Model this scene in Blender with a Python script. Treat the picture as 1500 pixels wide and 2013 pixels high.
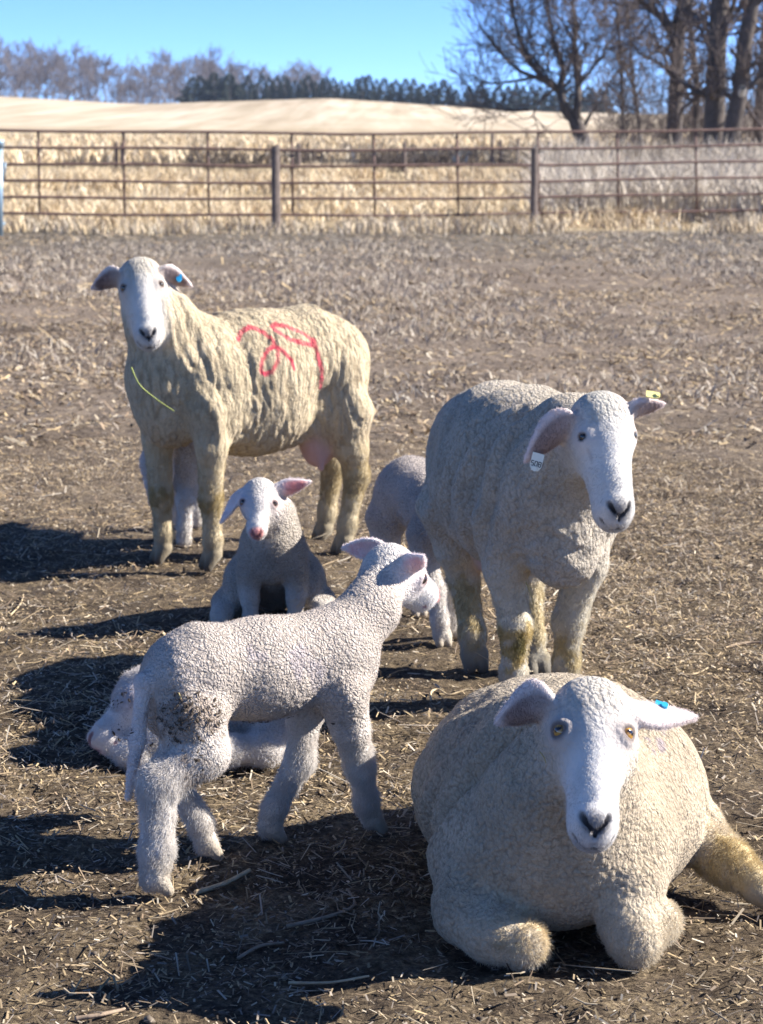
import bpy, math, random
import numpy as np
from mathutils import Vector, Matrix

for o in list(bpy.data.objects):
    bpy.data.objects.remove(o)
scene = bpy.context.scene
COL = scene.collection
R = math.radians

# ------------------------------------------------------------------ camera
CAM_H, FOCAL, HORIZON = 1.2, 4000.0, 285.0        # metres; photograph pixels (1500 x 2013)
PITCH = math.atan((1006.5 - HORIZON) / FOCAL)
cam_data = bpy.data.cameras.new('camera')
cam = bpy.data.objects.new('camera', cam_data)
COL.objects.link(cam)
cam.location = (0, 0, CAM_H)
cam.rotation_euler = (math.pi / 2 - PITCH, 0, 0)
cam_data.sensor_fit = 'VERTICAL'
cam_data.sensor_height = 36.0
cam_data.lens = 36.0 * FOCAL / 2013.0
cam_data.clip_start = 0.05
cam_data.clip_end = 6000
cam_data.dof.use_dof = True
cam_data.dof.focus_distance = 3.3
cam_data.dof.aperture_fstop = 11.0
scene.camera = cam

# ------------------------------------------------------------------ daylight
SUN_EL, SUN_AZ = R(32), R(6)     # azimuth counted from +X (right of the picture) towards +Y (away)
sun_dir = Vector((math.cos(SUN_EL) * math.cos(SUN_AZ), math.cos(SUN_EL) * math.sin(SUN_AZ), math.sin(SUN_EL)))
world = bpy.data.worlds.new('World')
scene.world = world
world.use_nodes = True
wn = world.node_tree
wn.nodes.clear()
sky = wn.nodes.new('ShaderNodeTexSky')
sky.sky_type = 'NISHITA'
sky.sun_disc = False
sky.sun_elevation = SUN_EL
sky.sun_rotation = math.pi / 2 - SUN_AZ
sky.altitude = 0
sky.air_density = 0.3
sky.dust_density = 0.0
sky.ozone_density = 8.0
bg = wn.nodes.new('ShaderNodeBackground')
bg.inputs['Strength'].default_value = 0.12
wo = wn.nodes.new('ShaderNodeOutputWorld')
wn.links.new(sky.outputs[0], bg.inputs['Color'])
wn.links.new(bg.outputs[0], wo.inputs['Surface'])
sun_l = bpy.data.lights.new('sun', 'SUN')
sun_l.energy = 5.0
sun_l.angle = R(0.5)
sun_l.color = (1.0, 0.95, 0.88)
sun = bpy.data.objects.new('sun', sun_l)
COL.objects.link(sun)
sun.rotation_euler = sun_dir.to_track_quat('Z', 'Y').to_euler()
scene.view_settings.view_transform = 'Standard'
scene.view_settings.look = 'None'
scene.view_settings.gamma = 1.0
scene.view_settings.use_curve_mapping = False
scene.view_settings.exposure = 1.45
scene.cycles.max_bounces = 6
scene.cycles.diffuse_bounces = 3
scene.cycles.transparent_max_bounces = 6
scene.cycles.use_denoising = True
scene.cycles_curves.shape = 'RIBBONS' if hasattr(scene, 'cycles_curves') else 'RIBBONS'

# ------------------------------------------------------------------ small helpers
_c, _s = math.cos(PITCH), math.sin(PITCH)
def at(x, y, Y):
    """World point at distance Y (metres in front of the photographer) seen at picture position x, y."""
    u, v = (x - 750) / FOCAL, (1006.5 - y) / FOCAL
    d = np.array([u, _c + v * _s, -_s + v * _c])
    return np.array([0, 0, CAM_H]) + d * (Y / d[1])

def tag(o, label=None, cat=None, group=None, kind=None):
    if label: o['label'] = label
    if cat: o['category'] = cat
    if group: o['group'] = group
    if kind: o['kind'] = kind
    return o

def add_mesh(name, verts, faces, mat=None, parent=None, smooth=False, cols=None, loc=None):
    me = bpy.data.meshes.new(name)
    verts = np.asarray(verts, dtype=np.float32)
    if isinstance(faces, np.ndarray) and len(faces):
        n, k = faces.shape
        me.vertices.add(len(verts)); me.vertices.foreach_set('co', verts.ravel())
        me.loops.add(n * k); me.loops.foreach_set('vertex_index', faces.astype(np.int32).ravel())
        me.polygons.add(n)
        me.polygons.foreach_set('loop_start', np.arange(0, n * k, k, dtype=np.int32))
        me.polygons.foreach_set('loop_total', np.full(n, k, dtype=np.int32))
        me.update(calc_edges=True)
    else:
        me.from_pydata([tuple(v) for v in verts], [], [tuple(f) for f in faces]); me.update()
    if smooth:
        me.polygons.foreach_set('use_smooth', np.ones(len(me.polygons), dtype=bool))
    if cols is not None:
        a = me.attributes.new('Col', 'FLOAT_COLOR', 'POINT')
        c = np.ones((len(verts), 4), dtype=np.float32); c[:, :3] = cols
        a.data.foreach_set('color', c.ravel())
    if mat: me.materials.append(mat)
    o = bpy.data.objects.new(name, me)
    COL.objects.link(o)
    if parent: o.parent = parent
    if loc is not None: o.location = loc
    return o

def empty(name, loc=(0, 0, 0), rz=0):
    o = bpy.data.objects.new(name, None)
    COL.objects.link(o); o.location = loc; o.rotation_euler = (0, 0, rz); o.empty_display_size = 0.1
    return o

def mat_new(name):
    m = bpy.data.materials.new(name); m.use_nodes = True
    nt = m.node_tree
    return m, nt, nt.nodes['Principled BSDF']

def node(nt, typ, **kw):
    n = nt.nodes.new(typ)
    for k, v in kw.items():
        if k in n.inputs: n.inputs[k].default_value = v
        else: setattr(n, k, v)
    return n

def ramp(nt, fac, stops):
    r = nt.nodes.new('ShaderNodeValToRGB')
    el = r.color_ramp.elements
    while len(el) < len(stops): el.new(0.5)
    for e, (p, c) in zip(el, stops):
        e.position = p; e.color = (*c, 1) if len(c) == 3 else c
    nt.links.new(fac, r.inputs[0])
    return r

def simple_mat(name, color, rough=0.8, var=0.25, scale=20.0, bump=0.2, metallic=0.0, coord='Object'):
    m, nt, b = mat_new(name)
    tc = node(nt, 'ShaderNodeTexCoord')
    n = node(nt, 'ShaderNodeTexNoise', Scale=scale, Detail=6.0, Roughness=0.65)
    nt.links.new(tc.outputs[coord], n.inputs['Vector'])
    lo = tuple(c * (1 - var) for c in color); hi = tuple(min(1, c * (1 + var)) for c in color)
    r = ramp(nt, n.outputs['Fac'], [(0.3, lo), (0.7, hi)])
    nt.links.new(r.outputs[0], b.inputs['Base Color'])
    b.inputs['Roughness'].default_value = rough; b.inputs['Metallic'].default_value = metallic
    if bump:
        bp = node(nt, 'ShaderNodeBump', Strength=bump, Distance=0.01)
        nt.links.new(n.outputs['Fac'], bp.inputs['Height']); nt.links.new(bp.outputs[0], b.inputs['Normal'])
    return m

# ------------------------------------------------------------------ numpy noise
def _h(ix, iy, iz, seed):
    h = (ix.astype(np.uint32) * np.uint32(374761393) + iy.astype(np.uint32) * np.uint32(668265263)
         + iz.astype(np.uint32) * np.uint32(2246822519) + np.uint32((seed * 3266489917) & 0xffffffff))
    h ^= h >> np.uint32(13); h *= np.uint32(1274126177); h ^= h >> np.uint32(16)
    h *= np.uint32(2654435761); h ^= h >> np.uint32(15)
    return (h & np.uint32(0xffffff)).astype(np.float32) / np.float32(0xffffff)

def vnoise(p, seed=0):
    p = np.asarray(p, dtype=np.float32)
    i = np.floor(p).astype(np.int64); f = p - i; f = f * f * f * (f * (f * 6 - 15) + 10)
    r = 0
    for dx in (0, 1):
        wx = f[:, 0] if dx else 1 - f[:, 0]
        for dy in (0, 1):
            wy = f[:, 1] if dy else 1 - f[:, 1]
            for dz in (0, 1):
                wz = f[:, 2] if dz else 1 - f[:, 2]
                r = r + wx * wy * wz * _h(i[:, 0] + dx, i[:, 1] + dy, i[:, 2] + dz, seed)
    return r * 2 - 1

def fbm(p, oct=4, seed=0, gain=0.5):
    a, r = 1.0, 0
    p = np.asarray(p, dtype=np.float32)
    for k in range(oct):
        r = r + a * vnoise(p, seed + k * 17); p = p * 2.03 + 11.3; a *= gain
    return r

def worley(p, seed=0):
    p = np.asarray(p, dtype=np.float32)
    i = np.floor(p).astype(np.int64)
    f1 = np.full(len(p), 9.0, np.float32); f2 = f1.copy()
    for dx in (-1, 0, 1):
        for dy in (-1, 0, 1):
            for dz in (-1, 0, 1):
                a, b, c = i[:, 0] + dx, i[:, 1] + dy, i[:, 2] + dz
                qx = a + _h(a, b, c, seed); qy = b + _h(a, b, c, seed + 7); qz = c + _h(a, b, c, seed + 13)
                d = np.sqrt((p[:, 0] - qx) ** 2 + (p[:, 1] - qy) ** 2 + (p[:, 2] - qz) ** 2).astype(np.float32)
                m = d < f1
                f2 = np.where(m, f1, np.minimum(f2, d)); f1 = np.where(m, d, f1)
    return f1, f2

def sstep(a, b, x):
    t = np.clip((x - a) / (b - a), 0, 1)
    return t * t * (3 - 2 * t)

# ------------------------------------------------------------------ implicit bodies
class Blob:
    """A body grown as one continuous skin over tapered limbs and rounded masses."""
    def __init__(self):
        self.pr = []
    def cone(self, a, b, ra, rb, k=0.03, zone='wool', sub=False):
        self.pr.append(dict(t='c', a=np.array(a, float), b=np.array(b, float), ra=ra, rb=rb, k=k, zone=zone, sub=sub)); return self
    def chain(self, pts, rad, k=0.03, zone='wool'):
        for i in range(len(pts) - 1):
            z = zone[i] if isinstance(zone, (list, tuple)) else zone
            self.cone(pts[i], pts[i + 1], rad[i], rad[i + 1], k, z)
        return self
    def ell(self, c, rad, k=0.03, zone='wool', axes=None, sub=False):
        A = np.eye(3) if axes is None else np.array(axes, float)
        self.pr.append(dict(t='e', c=np.array(c, float), r=np.array(rad, float), A=A, k=k, zone=zone, sub=sub)); return self
    def ear(self, base, tip, w, nrm, t=0.005, cup=0.35, k=0.012, zone='ear', droop=0.0):
        a = np.array(tip, float) - np.array(base, float); L = np.linalg.norm(a); a /= L
        n = np.array(nrm, float); n -= a * n.dot(a); n /= np.linalg.norm(n)
        s = np.cross(n, a)
        self.pr.append(dict(t='l', o=np.array(base, float), A=np.array([a, s, n]), L=L, w=w, th=t, cup=cup, k=k, zone=zone, droop=droop, sub=False)); return self
    @staticmethod
    def dist(q, P):
        if q['t'] == 'c':
            ba = q['b'] - q['a']; l2 = ba.dot(ba) + 1e-12
            pa = P - q['a'].astype(np.float32)
            h = np.clip(pa @ (ba / l2).astype(np.float32), 0, 1)
            d = pa - h[..., None] * ba.astype(np.float32)
            return np.sqrt((d * d).sum(-1)) - (q['ra'] + (q['rb'] - q['ra']) * h)
        if q['t'] == 'e':
            l = (P - q['c'].astype(np.float32)) @ q['A'].T.astype(np.float32)
            k0 = np.sqrt(((l / q['r'].astype(np.float32)) ** 2).sum(-1))
            k1 = np.sqrt(((l / (q['r'] ** 2).astype(np.float32)) ** 2).sum(-1)) + 1e-9
            return k0 * (k0 - 1) / k1
        l = (P - q['o'].astype(np.float32)) @ q['A'].T.astype(np.float32)
        u = np.clip(l[..., 0] / q['L'], 0, 1)
        W = q['w'] * np.maximum(np.sin(np.pi * (0.10 + 0.90 * u ** 0.75)), 1e-4) ** 0.8 * (1 - 0.25 * u) + 0.001
        y = l[..., 1]; z = l[..., 2] - q['cup'] * (y * y) / q['w'] + q['droop'] * u * u
        dx = np.maximum(-l[..., 0], l[..., 0] - q['L'])
        dy = np.maximum(np.abs(y) - W, dx); dz = np.abs(z) - q['th'] * (1.25 - 0.5 * u)
        r = 0.002
        dy = dy + r; dz = dz + r
        return np.minimum(np.maximum(dy, dz), 0) + np.sqrt(np.maximum(dy, 0) ** 2 + np.maximum(dz, 0) ** 2) - r
    @staticmethod
    def box(q):
        if q['t'] == 'c':
            r = max(q['ra'], q['rb']); return np.minimum(q['a'], q['b']) - r, np.maximum(q['a'], q['b']) + r
        if q['t'] == 'e':
            e = np.sqrt(((q['A'] * q['r'][:, None]) ** 2).sum(0)); return q['c'] - e, q['c'] + e
        c = q['o'] + q['A'][0] * q['L'] / 2; e = q['L'] / 2 + q['w'] + 0.03
        return c - e, c + e
    def mesh(self, vox):
        lo = np.min([self.box(q)[0] for q in self.pr if not q['sub']], axis=0) - 3 * vox
        hi = np.max([self.box(q)[1] for q in self.pr if not q['sub']], axis=0) + 3 * vox
        n = np.ceil((hi - lo) / vox).astype(int) + 1
        D = np.full(n, 0.3, np.float32)
        ax = [(lo[i] + vox * np.arange(n[i])).astype(np.float32) for i in range(3)]
        for q in self.pr:
            b0, b1 = self.box(q); m = q['k'] + 2 * vox
            i0 = np.clip(np.floor((b0 - m - lo) / vox).astype(int), 0, n); i1 = np.clip(np.ceil((b1 + m - lo) / vox).astype(int) + 1, 0, n)
            if (i1 <= i0).any(): continue
            sl = tuple(slice(i0[j], i1[j]) for j in range(3))
            P = np.stack(np.meshgrid(*[ax[j][sl[j]] for j in range(3)], indexing='ij'), -1)
            d = self.dist(q, P).astype(np.float32); k = q['k']
            A = D[sl]
            if q['sub']:
                h = np.clip(0.5 - 0.5 * (A + d) / k, 0, 1); D[sl] = A + (-d - A) * h + k * h * (1 - h)
            else:
                h = np.clip(0.5 + 0.5 * (A - d) / k, 0, 1); D[sl] = A + (d - A) * h - k * h * (1 - h)
        V, Fc = surface_net(D)
        return V * vox + lo, Fc
    def zones(self, V, names, soft=0.012):
        W = np.zeros((len(names), len(V)), np.float32)
        P = V.astype(np.float32)
        best = {nm: np.full(len(V), 9, np.float32) for nm in names}
        for q in self.pr:
            if q['sub'] or q['zone'] not in best: continue
            best[q['zone']] = np.minimum(best[q['zone']], self.dist(q, P))
        S = np.stack([best[nm] for nm in names])
        S = S - S.min(0)
        W = np.exp(-S / soft)
        W /= W.sum(0)
        return {nm: W[i] for i, nm in enumerate(names)}

def surface_net(D):
    s = D < 0
    nx, ny, nz = D.shape
    cs = np.zeros((nx - 1, ny - 1, nz - 1), np.uint8)
    for a in (0, 1):
        for b in (0, 1):
            for c in (0, 1):
                cs += s[a:nx - 1 + a, b:ny - 1 + b, c:nz - 1 + c]
    act = np.argwhere((cs > 0) & (cs < 8))
    idx = np.full(cs.shape, -1, np.int32); idx[tuple(act.T)] = np.arange(len(act))
    acc = np.zeros((len(act), 3), np.float32); cnt = np.zeros(len(act), np.float32)
    corners = [(a, b, c) for a in (0, 1) for b in (0, 1) for c in (0, 1)]
    val = {cr: D[act[:, 0] + cr[0], act[:, 1] + cr[1], act[:, 2] + cr[2]] for cr in corners}
    for cr in corners:
        for d in range(3):
            if cr[d]: continue
            c2 = tuple(cr[j] + (1 if j == d else 0) for j in range(3))
            v0, v1 = val[cr], val[c2]
            m = (v0 < 0) != (v1 < 0)
            t = np.where(m, v0 / np.where(m, v0 - v1, 1), 0)
            p = np.zeros((len(act), 3), np.float32) + np.array(cr, np.float32); p[:, d] += t
            acc += p * m[:, None]; cnt += m
    V = act + acc / cnt[:, None]
    quads = []
    for d in range(3):
        sl0 = [slice(None)] * 3; sl1 = [slice(None)] * 3
        sl0[d] = slice(0, -1); sl1[d] = slice(1, None)
        a, b = s[tuple(sl0)], s[tuple(sl1)]
        e = np.argwhere(a != b)
        inside = a[tuple(e.T)]
        u, v = (d + 1) % 3, (d + 2) % 3
        ok = (e[:, u] > 0) & (e[:, v] > 0) & (e[:, u] < cs.shape[u]) & (e[:, v] < cs.shape[v])
        e, inside = e[ok], inside[ok]
        def cell(du, dv):
            q = e.copy(); q[:, u] -= du; q[:, v] -= dv
            return idx[tuple(q.T)]
        f = np.stack([cell(1, 1), cell(0, 1), cell(0, 0), cell(1, 0)], 1)
        f[~inside] = f[~inside][:, ::-1]
        quads.append(f)
    F_ = np.concatenate(quads)
    F_ = F_[(F_ >= 0).all(1)]
    return V, F_

def vnormals(V, F_):
    a, b, c, d = (V[F_[:, i]] for i in range(4))
    fn = np.cross(c - a, d - b)
    N = np.zeros_like(V)
    for i in range(4): 
        for j in range(3): N[:, j] += np.bincount(F_[:, i], fn[:, j], len(V))
    return N / (np.linalg.norm(N, axis=1, keepdims=True) + 1e-12)

def relax(V, F_, it=1, lam=0.5):
    for _ in range(it):
        S = np.zeros_like(V); n = np.zeros(len(V))
        for i in range(4):
            j = (i + 1) % 4
            for x in range(3): 
                S[:, x] += np.bincount(F_[:, i], V[F_[:, j], x], len(V)) + np.bincount(F_[:, j], V[F_[:, i], x], len(V))
            n += np.bincount(F_[:, i], minlength=len(V)) + np.bincount(F_[:, j], minlength=len(V))
        V = V + lam * (S / np.maximum(n, 1)[:, None] - V)
    return V

# ------------------------------------------------------------------ fleece, skin, eye materials
def fleece_material(scale=115.0, stretch=(1, 1, 1), dark=.55, bump=.9):
    m, nt, b = mat_new('fleece')
    L = nt.links.new
    col = node(nt, 'ShaderNodeAttribute', attribute_name='Col')
    wool = node(nt, 'ShaderNodeAttribute', attribute_name='wool')
    tc = node(nt, 'ShaderNodeTexCoord')
    n1 = node(nt, 'ShaderNodeTexNoise', Scale=9.0, Detail=6.0, Roughness=0.6)
    n2 = node(nt, 'ShaderNodeTexNoise', Scale=240.0, Detail=5.0, Roughness=0.75)
    vo = node(nt, 'ShaderNodeTexVoronoi', Scale=scale)
    for n in (n1, n2): L(tc.outputs['Object'], n.inputs['Vector'])
    nw = node(nt, 'ShaderNodeTexNoise', Scale=60.0, Detail=3.0); L(tc.outputs['Object'], nw.inputs['Vector'])
    wv = node(nt, 'ShaderNodeVectorMath', operation='SCALE'); wv.inputs['Scale'].default_value = .016; L(nw.outputs['Color'], wv.inputs[0])
    wa = node(nt, 'ShaderNodeVectorMath', operation='ADD'); L(tc.outputs['Object'], wa.inputs[0]); L(wv.outputs[0], wa.inputs[1])
    ws = node(nt, 'ShaderNodeVectorMath', operation='MULTIPLY'); ws.inputs[1].default_value = stretch; L(wa.outputs[0], ws.inputs[0]); L(ws.outputs[0], vo.inputs['Vector'])
    r3 = ramp(nt, vo.outputs['Distance'], [(.28, (1.04, 1.04, 1.04)), (.55, (.92, .91, .90)), (.85, (dark, dark * .96, dark * .90))])  # gaps between wool cells coloured darker, painting the shade of the clefts
    m3 = node(nt, 'ShaderNodeMix', data_type='RGBA', blend_type='MULTIPLY')
    r1 = ramp(nt, n1.outputs['Fac'], [(0.3, (0.84, 0.83, 0.80)), (0.7, (1.06, 1.05, 1.04))])
    r2 = ramp(nt, n2.outputs['Fac'], [(0.25, (0.66, 0.64, 0.61)), (0.6, (1.05, 1.05, 1.05))])
    m1 = node(nt, 'ShaderNodeMix', data_type='RGBA', blend_type='MULTIPLY'); m1.inputs[0].default_value = 1
    m2 = node(nt, 'ShaderNodeMix', data_type='RGBA', blend_type='MULTIPLY')
    L(col.outputs['Color'], m1.inputs[6]); L(r1.outputs[0], m1.inputs[7])
    L(wool.outputs['Fac'], m2.inputs[0]); L(m1.outputs[2], m2.inputs[6]); L(r2.outputs[0], m2.inputs[7])
    pv = node(nt, 'ShaderNodeMapRange'); pv.inputs[1].default_value = .35; pv.inputs[2].default_value = .62; pv.inputs[3].default_value = .5; L(n1.outputs['Fac'], pv.inputs[0])
    pm = node(nt, 'ShaderNodeMath', operation='MULTIPLY'); L(pv.outputs[0], pm.inputs[0]); L(wool.outputs['Fac'], pm.inputs[1])
    L(pm.outputs[0], m3.inputs[0]); L(m2.outputs[2], m3.inputs[6]); L(r3.outputs[0], m3.inputs[7])
    L(m3.outputs[2], b.inputs['Base Color'])
    b.inputs['Roughness'].default_value = 0.9
    b.inputs['Specular IOR Level'].default_value = 0.15
    b.inputs['Sheen Weight'].default_value = 0.12
    ad = node(nt, 'ShaderNodeMath', operation='MULTIPLY_ADD'); ad.inputs[1].default_value = -1.5
    L(vo.outputs['Distance'], ad.inputs[0]); L(n2.outputs['Fac'], ad.inputs[2])
    st = node(nt, 'ShaderNodeMath', operation='MULTIPLY_ADD'); st.inputs[1].default_value = bump; st.inputs[2].default_value = 0.15
    L(wool.outputs['Fac'], st.inputs[0])
    bp = node(nt, 'ShaderNodeBump', Distance=0.004)
    L(st.outputs[0], bp.inputs['Strength']); L(ad.outputs[0], bp.inputs['Height']); L(bp.outputs[0], b.inputs['Normal'])
    return m

def hair_material():
    m, nt, b = mat_new('wool_hair')
    col = node(nt, 'ShaderNodeAttribute', attribute_name='hcol')
    nt.nodes.remove(b)
    d = node(nt, 'ShaderNodeBsdfDiffuse'); t = node(nt, 'ShaderNodeBsdfTranslucent')
    mx = node(nt, 'ShaderNodeMixShader'); mx.inputs[0].default_value = 0.35
    L = nt.links.new
    L(col.outputs['Color'], d.inputs['Color']); L(col.outputs['Color'], t.inputs['Color'])
    L(d.outputs[0], mx.inputs[1]); L(t.outputs[0], mx.inputs[2])
    L(mx.outputs[0], nt.nodes['Material Output'].inputs['Surface'])
    return m

def eye_material():
    m, nt, b = mat_new('eye_surface')
    col = node(nt, 'ShaderNodeAttribute', attribute_name='Col')
    nt.links.new(col.outputs['Color'], b.inputs['Base Color'])
    b.inputs['Roughness'].default_value = 0.06
    b.inputs['Coat Weight'].default_value = 0.6
    return m

FLEECE, HAIR, EYE = fleece_material(150.0, (1, 1, .85), .60), hair_material(), eye_material()
FLEECE_LAMB = fleece_material(205.0, dark=.70)
FLEECE_RIDGED = fleece_material(88.0, (1, 1, .32), .60)
FLEECE_GREY = fleece_material(135.0, (1, 1, .7), .68)
M_TAGY = simple_mat('yellow_plastic', (0.75, 0.68, 0.25), 0.45, 0.05, 30, 0)
M_TAGB = simple_mat('blue_plastic', (0.03, 0.36, 0.62), 0.4, 0.05, 30, 0)
M_TAGW = simple_mat('pale_plastic', (0.72, 0.72, 0.62), 0.45, 0.05, 30, 0)
M_INK = simple_mat('dark_ink', (0.06, 0.06, 0.06), 0.6, 0.05, 30, 0)
M_MUD = simple_mat('dried_mud', (.065, .046, .031), 0.95, 0.4, 300, 0.3)
M_STRAW1 = simple_mat('straw', (0.42, 0.33, 0.14), 0.7, 0.3, 40, 0.1)
M_GREEN = simple_mat('green_stem', (0.30, 0.34, 0.08), 0.7, 0.2, 40, 0.1)

class Beast:
    def __init__(self, name, label, loc, heading, group):
        self.root = empty(name, (loc[0], loc[1], 0), R(heading))
        tag(self.root, label, name.split('_')[-1] if False else ('lamb' if 'lamb' in name else 'sheep'), group)
        self.o = np.array([loc[0], loc[1], 0.0]); a = R(heading)
        self.h = np.array([math.cos(a), math.sin(a), 0]); self.l = np.array([-math.sin(a), math.cos(a), 0])
        self.B = Blob(); self.paints = []; self.eyes = []; self.frames = []; self.lines = []
    def loc(self, p):
        d = np.asarray(p, float) - self.o
        return np.array([d.dot(self.h), d.dot(self.l), d[2]])
    def px(self, x, y, Y): return self.loc(at(x, y, Y))
    def vec(self, w):
        w = np.asarray(w, float); return np.array([w.dot(self.h), w.dot(self.l), w[2]])
    def leg(self, pts, rad, zones, k=0.025, hoof=None, hs=1.0, hdir=None):
        self.B.chain(pts, rad, k, zones)
        e = np.array(pts[-1], float); d = np.array([1, 0, 0]) if hdir is None else np.array(hdir, float)
        d = d / np.linalg.norm(d); s = np.cross([0, 0, 1], d)
        for q in (-1, 1):           # cloven hoof: two toes
            c = e + d * .004 * hs + s * q * .0125 * hs; t = e + d * .022 * hs + s * q * .0135 * hs; t[2] = .009 * hs
            self.B.cone(c, t, .0175 * hs, .0120 * hs, .005, 'hoof')

    def head(self, poll, nose, u_hint, lamb=False, scale=None, eye_scale=1.0, iris=(0.42, 0.22, 0.05)):
        self.eye_scale, self.iris = eye_scale, iris
        f = nose - poll; L = np.linalg.norm(f); f = f / L
        s = (L / (0.19 if lamb else 0.255)) if scale is None else scale
        u = np.array(u_hint, float); u -= f * u.dot(f); u /= np.linalg.norm(u)
        r = np.cross(f, u)
        O = nose - f * (0.102 if lamb else 0.160) * s
        T = lambda a, b, c=0.0: O + (f * a + u * b + r * c) * s
        A = np.array([f, u, r]); B = self.B
        E3 = lambda a, b, c, ra, rb, rc_, k=0.02, z='face', sub=False: B.ell(T(a, b, c), np.array([ra, rb, rc_]) * s, k * s, z, A, sub)
        if lamb:
            E3(-.032, -.022, 0, .052, .048, .048); E3(0, -.010, 0, .038, .034, .046)
            B.cone(T(.0, -.010), T(.066, -.014), .034 * s, .0245 * s, .02 * s, 'face')
            E3(.076, -.020, 0, .027, .027, .027, .015); E3(.094, -.008, 0, .012, .013, .017, .01)
            B.cone(T(0, -.044), T(.074, -.038), .027 * s, .016 * s, .02 * s, 'face')
            for q in (-1, 1):
                E3(-.012, -.036, q * .022, .038, .032, .024); E3(.0, -.004, q * .035, .020, .016, .015, .012)
                B.cone(T(.094, .003, q * .014), T(.107, -.009, q * .004), .0032 * s, .003 * s, .003 * s, 'face', True)
                B.cone(T(.104, -.026, 0), T(.072, -.036, q * .022), .0024 * s, .0018 * s, .003 * s, 'face', True)
                self.lines += [(T(.094, .003, q * .014), T(.107, -.009, q * .004), .0045 * s, (.20, .07, .08), .8), (T(.106, -.026, 0), T(.072, -.036, q * .024), .0040 * s, (.36, .16, .17), .8)]
                self.eye(T(.004, .003, q * .0405), (r * q * .82 + u * .48 + f * .2), f, u, .0108 * s * self.eye_scale, True)
            self.lines += [(T(.107, -.009, 0), T(.106, -.025, 0), .003 * s, (.45, .2, .2), .7)]
            E3(-.045, -.006, 0, .034, .032, .034, .02, 'cap')
        else:
            E3(-.040, -.034, 0, .068, .056, .062); E3(-.004, -.016, 0, .048, .034, .062)
            B.cone(T(-.01, -.020), T(.10, -.022), .048 * s, .037 * s, .03 * s, 'face')
            E3(.055, -.044, 0, .075, .040, .043, .03)
            E3(.142, -.038, 0, .052, .042, .0425, .02); E3(.152, -.011, 0, .020, .020, .029, .014)
            B.cone(T(.03, -.068), T(.150, -.064), .034 * s, .027 * s, .025 * s, 'face')
            for q in (-1, 1):
                E3(-.008, -.062, q * .026, .056, .043, .027, .025); E3(-.002, -.002, q * .044, .027, .020, .017, .014)
                V0, V1, L0, L1 = T(.148, .006, q * .029), T(.172, -.010, q * .005), T(.192, -.046, 0), T(.172, -.033, q * .0335)
                B.cone(V0, V1, .0055 * s, .0045 * s, .005 * s, 'face', True)
                B.cone(L0, L1, .0036 * s, .0028 * s, .004 * s, 'face', True)
                self.lines += [(V0, V1, .0058 * s, (.025, .022, .026), .85), (L0, L1, .0034 * s, (.05, .045, .05), .75)]
                self.eye(T(.002, .0035, q * .0515), (r * q * .78 + u * .55 + f * .16), f, u, .0150 * s * self.eye_scale, False)
            B.cone(T(.176, -.008), T(.194, -.046), .003 * s, .003 * s, .004 * s, 'face', True)
            self.lines += [(T(.174, -.008), T(.194, -.046), .0042 * s, (.03, .027, .03), .85)]
            E3(-.056, -.010, 0, .050, .046, .061, .02, 'cap')
        self.frames.append((O, f, u, r, s, lamb))
        self.T = T; self.hf, self.hu, self.hr, self.hs = f, u, r, s
        return T

    def ear_core(self, P):
        m = np.zeros(len(P))
        for q in self.B.pr:
            if q['t'] != 'l': continue
            l = (P - q['o']) @ q['A'].T
            u = np.clip(l[:, 0] / q['L'], 0, 1)
            W = q['w'] * np.maximum(np.sin(np.pi * (0.10 + 0.90 * u ** 0.75)), 1e-4) ** 0.8 * (1 - 0.25 * u) + 0.001
            m = np.maximum(m, sstep(.92, .62, np.abs(l[:, 1]) / W) * sstep(.95, .72, u) * (l[:, 0] > -.01))
        return m
    def eye(self, c, out, f, u, rad, lamb):
        out = np.array(out) / np.linalg.norm(out)
        self.eyes.append((c, out, f - out * f.dot(out), rad, lamb))
        self.B.ell(c, [rad * 1.05] * 3, 0.004, 'face', None, True)
        # lids
        a = f - out * f.dot(out); a /= np.linalg.norm(a); b = np.cross(out, a)
        for q in (-1, 1):
            P = [c + out * rad * (.42 - .30 * t * t) + a * rad * 1.25 * t * .0 + (b * t * 1.25 + a * q * (.95 - .60 * t * t)) * rad for t in (-1, -.5, 0, .5, 1)]
            self.B.chain(P, [rad * .22, rad * (.34 if q < 0 else .24), rad * (.42 if q < 0 else .26), rad * (.34 if q < 0 else .24), rad * .22], .005, 'lid')

    def finish(self, vox, palette, wool_amp=0.0022, cell=0.011, ripple=None, folds=None, shift=None, seed=1, hair=None, mud=None, extra_disp=None, big_amp=0.0018, cleft_dark=.10, mat=None):
        V, Fc = self.B.mesh(vox)
        V = relax(V, Fc, 1, 0.4)
        zn = ['wool', 'face', 'leg', 'hoof', 'ear', 'udder', 'cap', 'lid', 'tail']
        Z = self.B.zones(V, zn)
        woolw = Z['wool'] + 1.0 * Z['cap'] + 0.6 * Z['tail'] + 0.25 * Z['leg']
        N = vnormals(V, Fc)
        P = V.astype(np.float32)
        warp = np.stack([vnoise(P * 30, 91), vnoise(P * 30, 92), vnoise(P * 30, 93)], 1) * 0.25
        f1, f2 = worley(P / cell + warp, seed)
        peb = (0.55 - f1) * 1.5
        big = fbm(P * 14, 3, seed + 5)
        d = wool_amp * woolw * (peb + 0.5 * fbm(P * 130, 2, seed + 9)) * (0.75 + 0.5 * vnoise(P * 9, seed + 31)) + big_amp * Z['wool'] * big
        if ripple is not None:
            d = d + ripple(P, N) * Z['wool']
        d = d + 0.0008 * Z['leg'] * fbm(P * np.array([150, 150, 60], np.float32), 2, seed + 3)
        V = V + N * d[:, None]
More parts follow.
